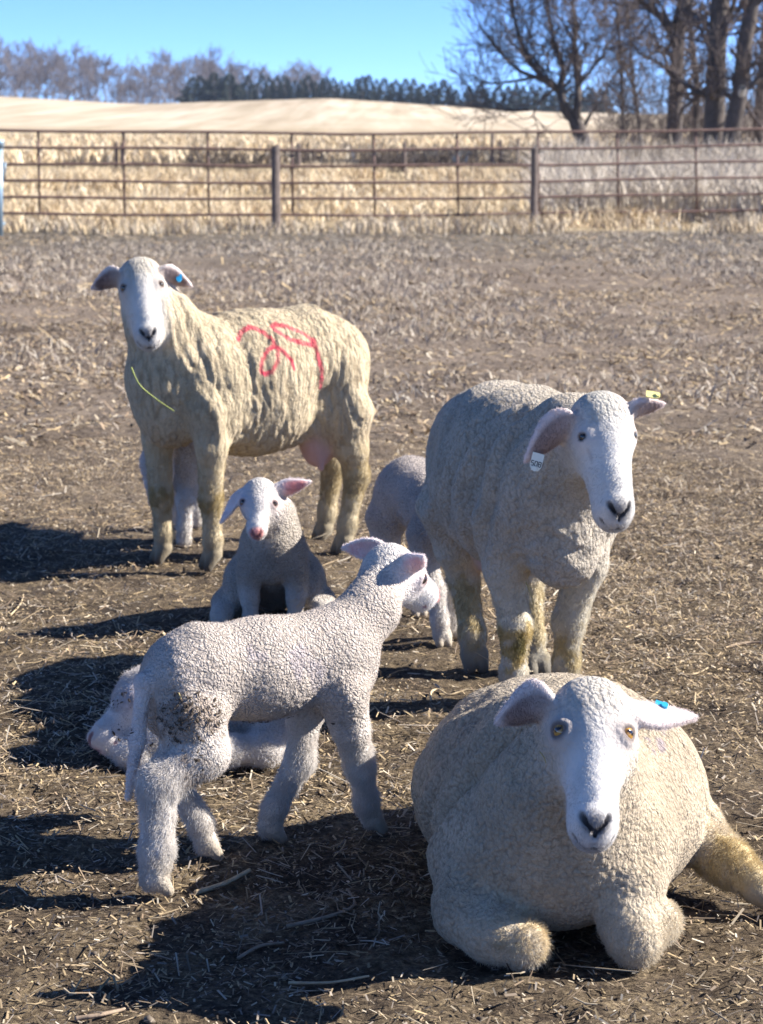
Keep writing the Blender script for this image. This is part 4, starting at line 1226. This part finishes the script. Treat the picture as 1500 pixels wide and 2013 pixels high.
def ewe_alert():
    b = Beast('ewe', 'grey-white shorn ewe standing behind the lying ewe, head turned down to the right', (.315, 4.42), -77, EWES)
    B = b.B
    B.chain([(.19, 0, .51), (.02, 0, .50), (-.20, 0, .505), (-.30, 0, .515)], [.137, .165, .158, .098], .05)
    B.ell((-.05, 0, .435), (.24, .182, .165), .05)
    B.ell((.23, .01, .47), (.09, .112, .155), .05); B.ell((.255, .01, .36), (.06, .065, .07), .05)
    for q in (-1, 1):
        B.ell((.16, q * .085, .43), (.07, .048, .14), .05); B.ell((-.22, q * .085, .45), (.10, .07, .165), .05)
    poll, nose = b.px(1180, 778, 4.02), b.px(1219, 996, 3.88)
    T = b.head(poll, nose, b.vec([.22, -1, .66]), eye_scale=.68, iris=(.05, .04, .03))
    for q in (-1, 1): b.lines.append((T(.012, .004, q * .050), T(.050, -.004, q * .040), .0042, (.30, .24, .21), .35))
    B.chain([(.19, 0, .53), (.28, .03, .585), T(-.03, -.078)], [.125, .098, .066], .04)
    ed = b.vec([0, -1, -.05])
    B.ear(T(-.045, .0, .056), b.px(1028, 908, 4.0), .043, ed + b.vec([.35, 0, -.45]), cup=-.6, t=.0055)
    B.ear(T(-.05, .005, -.052), b.px(1310, 792, 4.02), .026, ed + b.vec([-.3, 0, -.8]), cup=-.5)
    lz = ['wool', 'leg', 'leg', 'leg']
    b.leg([(.165, -.10, .42), (.16, -.09, .31), (.165, -.067, .185), (.155, -.067, .08), (.150, -.067, .04)], [.062, .042, .031, .025, .028], lz, hs=1.15)
    b.leg([(.165, .10, .42), (.145, .095, .31), (.115, .07, .18), (.108, .068, .08), (.103, .067, .04)], [.062, .044, .032, .025, .028], lz, hs=1.15)
    b.leg([(-.19, -.12, .38), (-.20, -.105, .29), (-.225, -.075, .21), (-.185, -.065, .085), (-.178, -.063, .04)], [.08, .044, .032, .027, .029], lz, hs=1.15)
    b.leg([(-.18, .12, .38), (-.18, .105, .29), (-.19, .075, .21), (-.12, .065, .085), (-.105, .064, .04)], [.08, .044, .028, .021, .024], lz, hs=1.15)
    B.ell((-.17, 0, .27), (.06, .06, .05), .03, 'udder')
    grey = (.53, .47, .39)
    pal = dict(wool=grey, face=(.62, .595, .565), cap=(.52, .49, .43), leg=(.56, .51, .41), hoof=(.05, .042, .034), ear=(.72, .60, .57), udder=(.55, .36, .32), lid=(.45, .38, .36))
    for c, r, a in (((.165, -.067, .15), (.06, .06, .07), .9), ((.112, .07, .12), (.06, .06, .08), .75), ((-.20, -.07, .14), (.07, .07, .11), .7), ((-.13, .066, .12), (.07, .07, .1), .6)):
        b.paints.append(spot(c, r, (.40, .30, .12), a, 45, 8, 'leg'))
    b.paints.append(spot((.19, -.065, .155), (.02, .022, .03), (.14, .12, .03), .8, 60, 9, 'leg'))
    b.paints.append(lambda P, N, C, Z: C * (1 - .35 * (Z['leg'] * sstep(.09, .03, P[:, 2]))[:, None]))  # lower legs darkened to paint in the shadow around the feet
    def inner(P, N, C, Z):
        w = b.ear_core(P) * Z['ear'] * sstep(.0, .5, N @ b.vec([0, -1, -.3])) * .8
        return C * (1 - w[:, None]) + w[:, None] * np.array((.17, .105, .09))
    b.paints.append(inner)
    def ripple(P, N):
        q = P * np.array([30, 8, 9], np.float32) + np.stack([2.0 * vnoise(P * 6, 3)] * 3, 1)
        r = .0045 * vnoise(q, 4)
        for (x0, sl, w_, a_) in ((.14, .35, .018, -.020), (.095, .35, .016, .012), (.055, .4, .013, -.012), (.015, .4, .014, .009), (-.03, .4, .014, -.010), (-.08, .4, .018, .008), (.225, .3, .014, -.012), (.19, .3, .012, .008), (-.14, .3, .02, -.009)):
            dl = P[:, 0] - (x0 + sl * (P[:, 2] - .5)) + .015 * vnoise(P * 10, 21)
            r = r + a_ * np.exp(-(dl / w_) ** 2) * sstep(.30, .42, P[:, 2])
        r = r - .02 * np.exp(-(((P[:, 0] + .19) / .05) ** 2 + ((P[:, 2] - .52) / .08) ** 2))
        # slack skin rolls on the brisket
        q = P * np.array([20, 26, 60], np.float32) + np.stack([1.5 * vnoise(P * 14, 33)] * 3, 1)
        r = r + .0055 * vnoise(q, 34) * sstep(.15, .25, P[:, 0]) * sstep(.5, .38, P[:, 2])
        return r
    b.finish(.0044, pal, .0013, .0095, ripple, seed=11, mat=FLEECE_GREY,
             hair=[(dict(wool=1, cap=1), .003, 30000, .7, (0, 0, -.3), .00035, 15, .6), (dict(leg=1), .009, 30000, .45, (0, 0, -.9), .00045, 16, .3), (dict(face=.8, ear=1), .005, 20000, .5, (0, 0, -.8), .00045, 17, .2)])
    ear_tag(b, b.px(1283, 776, 4.0), b.vec([.1, -.6, .8]), b.vec([-1, 0, .25]), .018, .026, M_TAGY)
    ear_tag(b, b.px(1055, 908, 3.985), b.vec([-.25, -1, 0]), b.vec([.25, 0, 1]), .024, .036, M_TAGW, ink='508')
    stalk('straw_on_leg', [b.px(1034, 1145, 4.17), b.px(1043, 1165, 4.16), b.px(1050, 1188, 4.17)], .0016, .001, M_STRAW1, b.root)
    return b

def ewe_lying():
    b = Beast('ewe', 'cream ewe lying on the ground in the right foreground, facing the camera with amber eyes', (.275, 3.15), -91, EWES)
    B = b.B
    B.ell((-.13, .02, .145), (.30, .238, .175), .05); B.ell((-.33, .03, .11), (.15, .195, .125), .05); B.ell((-.05, .12, .14), (.20, .12, .14), .05)
    B.ell((.10, -.005, .17), (.19, .155, .165), .05); B.ell((.205, .0, .165), (.095, .128, .13), .05)
    B.ell((.05, .0, .25), (.15, .09, .075), .05)
    for q in (-1, 1): B.ell((.15, q * .115, .13), (.10, .06, .11), .05)
    B.ell((-.22, .15, .08), (.15, .075, .08), .05); B.ell((-.22, -.14, .08), (.15, .075, .08), .05)
    poll, nose = b.px(1163, 1342, 2.845), b.px(1171, 1612, 2.69)
    T = b.head(poll, nose, b.vec([.02, -1, .62]))
    B.chain([(.12, 0, .235), (.22, 0, .25), T(-.02, -.088)], [.125, .108, .075], .04)
    B.ear(T(-.047, -.002, .056), b.px(972, 1420, 2.86), .041, b.vec([.25, -1, -.35]), cup=-.75, t=.0055)
    B.ear(T(-.047, .002, -.056), b.px(1372, 1410, 2.88), .027, b.vec([-.05, -.55, .9]), cup=-.35, t=.0055)
    # folded forelegs
    w2 = lambda x, y, z: b.loc((x, y, z))
    B.chain([w2(.135, 3.0, .12), w2(.128, 2.915, .062), w2(.165, 2.872, .046), w2(.212, 2.842, .040)], [.066, .047, .041, .033], .025, ['wool', 'wool', 'leg'])
    B.chain([w2(.208, 2.848, .036), w2(.195, 2.93, .030), w2(.17, 3.0, .03)], [.032, .027, .024], .015, 'leg')
    B.chain([w2(.385, 2.98, .15), w2(.370, 2.905, .105), w2(.368, 2.862, .060), w2(.372, 2.848, .042)], [.060, .049, .041, .036], .022, ['wool', 'wool', 'leg'])
    B.chain([w2(.378, 2.850, .042), w2(.412, 2.885, .058), w2(.424, 2.94, .042)], [.034, .031, .026], .012, 'leg')
    B.cone(w2(.428, 2.955, .03), w2(.43, 2.985, .02), .02, .014, .01, 'hoof')
    # hind leg stretched out to the side
    B.chain([w2(.44, 3.26, .10), w2(.515, 3.20, .09), w2(.555, 3.14, .062), w2(.60, 3.085, .038)], [.065, .043, .034, .027], .03, ['wool', 'leg', 'leg'])
    for q in (-1, 1):
        B.cone(w2(.602 + q * .009, 3.083 + q * .008, .032), w2(.638 + q * .009, 3.043 + q * .008, .014), .019, .011, .006, 'hoof')
    B.cone(w2(.395, 3.10, .03), w2(.40, 3.02, .018), .03, .018, .01, 'hoof')
    cream = (.56, .465, .345)
    pal = dict(wool=cream, face=(.65, .625, .60), cap=(.56, .51, .44), leg=(.63, .55, .42), hoof=(.13, .11, .08), ear=(.74, .66, .64), lid=(.26, .20, .185))
    b.paints.append(spot(w2(.57, 3.12, .07), (.09, .09, .07), (.52, .40, .19), .8, 40, 8, 'leg'))
    b.paints.append(spot(w2(.205, 2.845, .05), (.05, .05, .05), (.60, .47, .27), .6, 40, 8, 'leg'))
    b.paints.append(spot(w2(.42, 2.93, .04), (.05, .06, .05), (.50, .38, .18), .6, 40, 8, 'leg'))
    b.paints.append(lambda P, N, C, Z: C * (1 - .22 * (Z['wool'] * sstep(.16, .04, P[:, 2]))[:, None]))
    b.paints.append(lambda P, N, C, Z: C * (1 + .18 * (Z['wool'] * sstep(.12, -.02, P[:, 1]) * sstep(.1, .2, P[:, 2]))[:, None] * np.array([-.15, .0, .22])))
    for c, r in (((-.02, .19, .29), (.05, .03, .018)), ((.05, .17, .27), (.035, .03, .014)), ((-.10, -.12, .34), (.04, .03, .02))):
        b.paints.append(spot(c, r, (.33, .28, .36), .6, 70, 9))
    def inner(P, N, C, Z):
        left = sstep(.0, .3, -(P @ np.array([0, 1.0, 0])) + b.px(1165, 1400, 2.85)[1])
        w = b.ear_core(P) * Z['ear'] * sstep(.1, .6, N @ b.vec([0, -1, 0])) * .85 * sstep(0, .02, b.px(1165, 1400, 2.85)[1] - P[:, 1])
        return C * (1 - w[:, None]) + w[:, None] * np.array((.17, .11, .10))
    b.paints.append(inner)
    def ripple(P, N):
        q = P * np.array([26, 9, 12], np.float32) + np.stack([1.6 * vnoise(P * 6, 3)] * 3, 1)
        r = .0035 * vnoise(q, 4)
        side = sstep(.02, -.05, P[:, 1])
        for (x0, sl, w_, a_) in ((.19, .55, .012, -.018), (.165, .55, .011, .012), (.135, .5, .011, -.015), (.10, .5, .012, .012), (.065, .45, .013, -.013), (.02, .4, .014, .010), (-.03, .4, .014, -.011), (-.08, .4, .018, .008), (-.14, .4, .02, -.007)):
            dl = P[:, 0] - (x0 + sl * (P[:, 2] - .25)) + .010 * vnoise(P * 12, 21)
            r = r + a_ * np.exp(-(dl / w_) ** 2) * side * sstep(.06, .14, P[:, 2])
        # seam where the shears parted the fleece on the far shoulder
        dl = P[:, 0] - (-.02 - .10 * (P[:, 2] - .2)) + .008 * vnoise(P * 20, 25)
        r = r - .010 * np.exp(-(dl / .007) ** 2) * sstep(.05, .12, P[:, 1]) * sstep(.30, .22, P[:, 2])
        # throat cleft
        r = r - .012 * np.exp(-((P[:, 1] + .01 + .01 * vnoise(P * 18, 27)) / .02) ** 2) * sstep(.2, .26, P[:, 0]) * sstep(.12, .2, P[:, 2])
        return r
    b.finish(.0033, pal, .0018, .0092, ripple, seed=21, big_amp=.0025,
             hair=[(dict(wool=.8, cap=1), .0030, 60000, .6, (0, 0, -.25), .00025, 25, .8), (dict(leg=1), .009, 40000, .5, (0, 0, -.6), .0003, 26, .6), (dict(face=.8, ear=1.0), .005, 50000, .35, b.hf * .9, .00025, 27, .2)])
    ear_tag(b, b.px(1298, 1386, 2.855), b.vec([.1, -.5, .85]), b.vec([-.7, 0, .5]), .014, .016, M_TAGB)
    ear_tag(b, b.px(1035, 1368, 2.875), b.vec([0, -.8, .5]), b.vec([-.8, 0, -.5]), .018, .024, M_TAGY)
    ear_tag(b, b.px(1040, 1398, 2.84), b.vec([.1, -1, .1]), b.vec([0, 0, 1]), .010, .014, M_TAGW)
    stalk('straw_in_wool', [b.px(1061, 1478, 2.78), b.px(1070, 1490, 2.775), b.px(1073, 1500, 2.78)], .0010, .0007, M_STRAW1, b.root)
    return b

def lamb_pal(w=(.74, .68, .64), **k):
    d = dict(wool=w, face=(.67, .645, .625), cap=(.60, .57, .54), leg=(.63, .595, .56), hoof=(.26, .20, .12), ear=(.82, .72, .71), lid=(.55, .42, .42), tail=(.74, .68, .66), udder=w)
    d.update(k); return d

def lamb_front():
    b = Beast('lamb', 'white lamb standing with muddy hindquarters in the foreground, seen from the side, looking away', (-.22, 3.33), 28, LAMBS)
    B = b.B
    B.chain([(.155, 0, .345), (.02, 0, .335), (-.10, 0, .340), (-.13, 0, .338)], [.070, .078, .074, .055], .025)
    B.ell((.03, 0, .305), (.14, .068, .062), .025); B.ell((.18, 0, .32), (.055, .055, .075), .025)
    for q in (-1, 1):
        B.ell((.15, q * .042, .29), (.042, .028, .075), .025); B.ell((-.125, q * .043, .30), (.062, .036, .085), .025)
    poll, nose = b.px(752, 1082, 3.50), b.px(860, 1165, 3.60)
    T = b.head(poll, nose, b.vec([.15, -.25, 1]), True, .92)
    B.chain([(.155, 0, .355), (.235, .015, .405), T(-.045, -.035)], [.060, .047, .038], .025)
    B.ear(T(-.042, .0, .040), b.px(834, 1092, 3.44), .021, b.vec([.2, -1, .15]), cup=-.5, t=.0040)
    B.ear(T(-.046, .004, -.040), b.px(672, 1076, 3.575), .023, b.vec([-.2, -1, -.15]), cup=.4, t=.0040)
    lz = ['wool', 'leg', 'leg', 'leg']
    # near hind, far hind, far fore, near fore
    b.leg([(-.13, -.062, .27), (-.125, -.082, .225), (-.205, -.088, .185), (-.213, -.092, .075), (-.218, -.093, .030)], [.055, .042, .030, .024, .024], lz, .018, hs=.86)
    b.leg([(-.12, .06, .27), (-.10, .06, .215), (-.135, .045, .165), (-.088, .025, .07), (-.078, .019, .028)], [.050, .034, .022, .018, .020], lz, .018, hs=.8)
    b.leg([(.14, .055, .27), (.125, .055, .215), (.115, .053, .14), (.066, .052, .06), (.056, .051, .028)], [.040, .028, .023, .018, .021], lz, .018, hs=.8)
    b.leg([(.15, -.052, .28), (.165, -.046, .215), (.196, -.022, .135), (.222, .004, .06), (.235, .012, .028)], [.042, .030, .021, .017, .020], lz, .018, hs=.8)
    B.chain([(-.150, .0, .355), (-.196, -.010, .335), (-.214, -.02, .24), (-.236, -.03, .150)], [.016, .0135, .0115, .006], .012, 'tail')
    pal = lamb_pal((.60, .53, .475))
    b.paints.append(spot((.05, -.09, .36), (.03, .05, .035), (.40, .36, .44), .42, 60, 4, 'wool'))
    b.paints.append(spot((.085, -.09, .325), (.02, .05, .05), (.42, .38, .46), .38, 60, 5, 'wool'))
    b.paints.append(spot((-.02, -.09, .375), (.02, .05, .02), (.42, .38, .46), .35, 60, 6, 'wool'))
    for c, r, a in (((-.155, -.085, .285), (.07, .06, .05), .55), ((.03, -.03, .235), (.12, .07, .018), .7), ((-.15, -.09, .215), (.035, .05, .04), .45)):
        b.paints.append(spot(c, r, (.24, .17, .12), a, 70, 12))
    b.paints.append(spot((-.12, -.05, .24), (.05, .06, .05), (.72, .50, .46), .4, 30, 13))
    def inner(P, N, C, Z):
        w = b.ear_core(P) * Z['ear'] * sstep(.1, .6, N @ b.vec([.1, -1, .1])) * .6
        return C * (1 - w[:, None]) + w[:, None] * np.array((.80, .42, .42))
    b.paints.append(inner)
    b.finish(.0027, pal, .0012, .0060, None, seed=31, big_amp=.001,
             hair=[(dict(wool=1, cap=1), .0028, 50000, .7, (-.1, 0, -.2), .0003, 35, .8), (dict(leg=1), .010, 60000, .4, (-.25, 0, -.8), .0003, 36, .5), (dict(face=.8, ear=1, tail=.8), .005, 26000, .5, (0, 0, -.4), .00035, 37, .3)])
    flecks(b, 'mud_flecks', [(-.15, -.09, .285), (.03, -.04, .235), (-.15, -.09, .21), (-.245, -.02, .27)], [(.08, .07, .05), (.11, .07, .018), (.04, .05, .05), (.03, .03, .05)], 700, .0046, M_MUD, 5)
    stalk('straw_in_wool', [b.px(351, 1362, 3.19), b.px(358, 1378, 3.185), b.px(364, 1390, 3.19)], .0014, .0008, M_STRAW1, b.root)
    return b

def lamb_sitting():
    b = Beast('lamb', 'white lamb sitting up in front of the ewe numbered 29, one ear out, pink nose', (-.275, 5.06), -89, LAMBS)
    B = b.B
    B.chain([(-.13, 0, .10), (-.05, 0, .16), (.03, 0, .225)], [.092, .086, .070], .03)
    B.ell((.045, 0, .19), (.048, .072, .08), .025)
    for q in (-1, 1):
        B.ell((-.05, q * .095, .08), (.085, .038, .08), .025)
        B.ell((.035, q * .056, .165), (.04, .028, .07), .025)
        b.leg([(.04, q * .06, .14), (.05, q * .058, .08), (.055, q * .056, .03)], [.030, .022, .019], ['wool', 'leg'], .018, hs=.75)
        b.leg([(-.02, q * .125, .05), (.04, q * .13, .03), (.07, q * .132, .025)], [.036, .026, .020], ['wool', 'leg'], .018, hs=.75)
    poll, nose = b.px(513, 938, 5.02), b.px(504, 1048, 4.90)
    T = b.head(poll, nose, b.vec([.03, -1, .55]), True)
    B.chain([(.02, 0, .235), (.04, 0, .285), T(-.035, -.04)], [.066, .054, .044], .025)
    B.ear(T(-.038, .0, -.042), b.px(613, 945, 5.0), .023, b.vec([.1, -1, -.15]), cup=-.5, t=.0042)
    B.ear(T(-.038, .0, .042), b.px(432, 1030, 4.99), .020, b.vec([-.9, -.5, .1]), cup=.4, t=.0042)
    pal = lamb_pal((.50, .45, .395))
    def inner(P, N, C, Z):
        mid = b.px(504, 990, 4.95)[1]
        w = b.ear_core(P) * Z['ear'] * sstep(.2, .7, N @ b.vec([0, -1, 0])) * sstep(0, .02, P[:, 1] - mid) * .8
        w = w * sstep(.055, .08, np.abs(P[:, 1] - mid))
        return C * (1 - w[:, None]) + w[:, None] * np.array((.82, .33, .30))
    b.paints.append(inner)
    b.finish(.0034, pal, .0012, .0070, None, seed=41,
             hair=[(dict(wool=1, cap=1), .004, 30000, .7, (0, 0, -.3), .0004, 45, .7), (dict(face=.8, ear=1, leg=1), .006, 18000, .5, (0, 0, -.6), .0004, 47, .3)])
    return b

def lamb_nursing():
    b = Beast('lamb', 'white lamb nursing at the belly of the grey-white ewe, only rump and legs in view', (.11, 5.0), -72, LAMBS)
    B = b.B
    B.chain([(.14, .01, .31), (.02, 0, .325), (-.12, 0, .335), (-.17, 0, .325)], [.066, .074, .082, .064], .025)
    B.ell((.17, .01, .30), (.06, .065, .08), .03)
    for q in (-1, 1):
        B.ell((.13, q * .045, .27), (.042, .03, .075), .025); B.ell((-.13, q * .05, .29), (.066, .04, .09), .025)
    poll, nose = b.loc((.215, 4.79, .335)), b.loc((.275, 4.64, .285))
    T = b.head(poll, nose, b.vec([.1, -.1, 1]), True, .9)
    B.chain([(.15, .01, .33), T(-.045, -.035)], [.068, .045], .03)
    B.ear(T(-.042, .0, .040), T(-.07, -.01, .11), .020, b.vec([0, -1, .2]), cup=-.5, t=.0042)
    B.ear(T(-.042, .0, -.040), T(-.07, -.01, -.11), .020, b.vec([0, -1, .2]), cup=-.5, t=.0042)
    lz = ['wool', 'leg', 'leg', 'leg']
    b.leg([(-.14, .06, .26), (-.135, .055, .20), (-.175, .04, .155), (-.145, .03, .07), (-.138, .028, .028)], [.052, .034, .023, .018, .021], lz, .018, hs=.8)
    b.leg([(-.14, -.06, .26), (-.135, -.062, .20), (-.195, -.058, .155), (-.185, -.052, .07), (-.18, -.05, .028)], [.052, .034, .023, .018, .021], lz, .018, hs=.8)
    b.leg([(.14, -.055, .27), (.145, -.05, .21), (.165, -.035, .135), (.178, -.024, .06), (.182, -.021, .028)], [.042, .030, .023, .019, .022], lz, .018, hs=.82)
    b.leg([(.14, .05, .27), (.135, .045, .21), (.13, .034, .135), (.122, .027, .06), (.118, .025, .028)], [.042, .030, .022, .018, .021], lz, .018, hs=.8)
    B.chain([(-.235, .0, .36), (-.25, .0, .27), (-.245, .0, .19)], [.018, .015, .008], .012, 'tail')
    pal = lamb_pal((.52, .46, .43), leg=(.63, .595, .56))
    b.paints.append(spot((.0, -.09, .29), (.05, .05, .03), (.30, .26, .24), .5, 60, 4, 'wool'))
    b.finish(.0036, pal, .0012, .0068, None, seed=51,
             hair=[(dict(wool=1, cap=1), .0035, 26000, .7, (0, 0, -.3), .00045, 55, .7), (dict(leg=1), .009, 22000, .45, (0, 0, -.8), .00045, 56, .4)])
    return b

def lamb_curled():
    b = Beast('lamb', 'dirty-faced white lamb curled up asleep in the shade behind the foreground lamb', (-.40, 3.98), 180, LAMBS)
    B = b.B
    B.ell((-.08, .02, .075), (.14, .095, .08), .03); B.ell((-.15, .0, .07), (.075, .085, .07), .03)
    B.ell((.03, .03, .075), (.09, .08, .075), .03)
    poll, nose = b.px(300, 1345, 3.91), b.px(172, 1452, 3.84)
    T = b.head(poll, nose, b.vec([-.62, .1, .75]), True, 1.12, eye_scale=.45)
    B.chain([(.03, .03, .10), (.07, .03, .10), T(-.05, -.045)], [.07, .06, .048], .03)
    B.ear(T(-.05, .0, -.036), b.px(345, 1372, 3.83), .020, b.vec([0, -1, .3]), cup=.4, t=.0042)
    B.ear(T(-.05, .0, .036), T(-.10, .0, .10), .020, b.vec([0, 1, .3]), cup=.4, t=.0042)
    B.chain([b.px(330, 1430, 3.86), b.px(255, 1480, 3.84), b.px(285, 1502, 3.83)], [.034, .027, .022], .018, 'leg')
    B.chain([b.px(535, 1430, 3.88), b.px(520, 1470, 3.84), b.px(447, 1476, 3.82)], [.042, .031, .027], .02, ['wool', 'leg'])
    B.chain([b.px(447, 1476, 3.82), b.px(400, 1492, 3.84), b.px(370, 1495, 3.86)], [.028, .022, .02], .02, 'leg')
    pal = lamb_pal((.60, .56, .53), face=(.60, .56, .53), cap=(.58, .54, .51), nose=(.54, .49, .46))
    c = b.px(235, 1375, 3.84)
    b.paints.append(spot(c, (.045, .05, .035), (.30, .24, .22), .6, 70, 4))
    b.paints.append(spot(b.px(275, 1362, 3.84), (.02, .05, .02), (.22, .18, .17), .6, 70, 5))
    b.finish(.0034, pal, .0012, .0075, None, seed=61,
             hair=[(dict(wool=1, cap=1, face=.6, ear=.8, leg=1), .007, 60000, .7, (0, 0, -.3), .0004, 65, .8)])
    flecks(b, 'mud_flecks', [c, b.px(270, 1360, 3.84), b.px(270, 1440, 3.83)], [(.05, .06, .04), (.03, .06, .03), (.06, .06, .05)], 120, .005, M_MUD, 6, ('wool', 'face', 'cap', 'leg'))
    return b

def lamb_hidden():
    b = Beast('lamb', 'white lamb mostly hidden behind the forelegs of the ewe numbered 29', (-.625, 6.20), 88, LAMBS)
    B = b.B
    B.chain([(.14, 0, .30), (.02, 0, .30), (-.12, 0, .30)], [.072, .080, .078], .03)
    for q in (-1, 1):
        B.ell((-.13, q * .042, .26), (.07, .042, .09), .03)
    lz = ['wool', 'leg', 'leg', 'leg']
    b.leg([(-.13, -.045, .25), (-.12, -.048, .19), (-.175, -.042, .15), (-.17, -.036, .07), (-.165, -.034, .028)], [.05, .037, .026, .019, .023], lz, .02, hs=.82)
    b.leg([(-.12, .05, .25), (-.10, .05, .19), (-.135, .045, .15), (-.09, .04, .07), (-.085, .04, .028)], [.05, .036, .025, .019, .022], lz, .02, hs=.8)
    for q in (-1, 1):
        b.leg([(.13, q * .045, .26), (.135, q * .042, .20), (.14, q * .038, .13), (.14, q * .036, .06), (.14, q * .036, .028)], [.046, .034, .027, .022, .024], lz, .02, hs=.82)
    T = b.head(np.array([.20, .03, .40]), np.array([.32, .08, .31]), (.2, 0, 1), True, .9)
    B.chain([(.14, 0, .31), T(-.045, -.035)], [.066, .045], .03)
    for q in (-1, 1): B.ear(T(-.042, 0, q * .04), T(-.06, -.01, q * .11), .02, (1, 0, .2), cup=-.5, t=.0045)
    B.chain([(-.21, .0, .33), (-.225, .0, .24), (-.22, .0, .17)], [.018, .015, .008], .012, 'tail')
    b.finish(.0044, lamb_pal(), .0012, .007, None, seed=71, hair=[(dict(wool=1, leg=1, hoof=.3), .009, 24000, .6, (0, 0, -.7), .0007, 75, .4)])
    return b

for make in (ewe_lying, lamb_front, ewe_alert, ewe_red_number, lamb_sitting, lamb_nursing, lamb_curled, lamb_hidden):
    make()

# ------------------------------------------------------------------ thin winter haze over the far fields
def haze():
    x0, x1, y0, y1, z0, z1 = -700, 700, -4, 2600, -2.5, 34
    v = [(x, y, z) for x in (x0, x1) for y in (y0, y1) for z in (z0, z1)]
    f = [(0, 1, 3, 2), (4, 6, 7, 5), (0, 4, 5, 1), (2, 3, 7, 6), (0, 2, 6, 4), (1, 5, 7, 3)]
    m = bpy.data.materials.new('haze'); m.use_nodes = True; nt = m.node_tree; nt.nodes.clear()
    vo = node(nt, 'ShaderNodeVolumePrincipled'); vo.inputs['Color'].default_value = (.62, .76, 1.0, 1); vo.inputs['Density'].default_value = .0002; vo.inputs['Anisotropy'].default_value = .2
    out = node(nt, 'ShaderNodeOutputMaterial'); nt.links.new(vo.outputs[0], out.inputs['Volume'])
    tag(add_mesh('haze', v, f, m), 'thin bluish winter haze over the far field and woods', 'haze', kind='stuff')
haze()
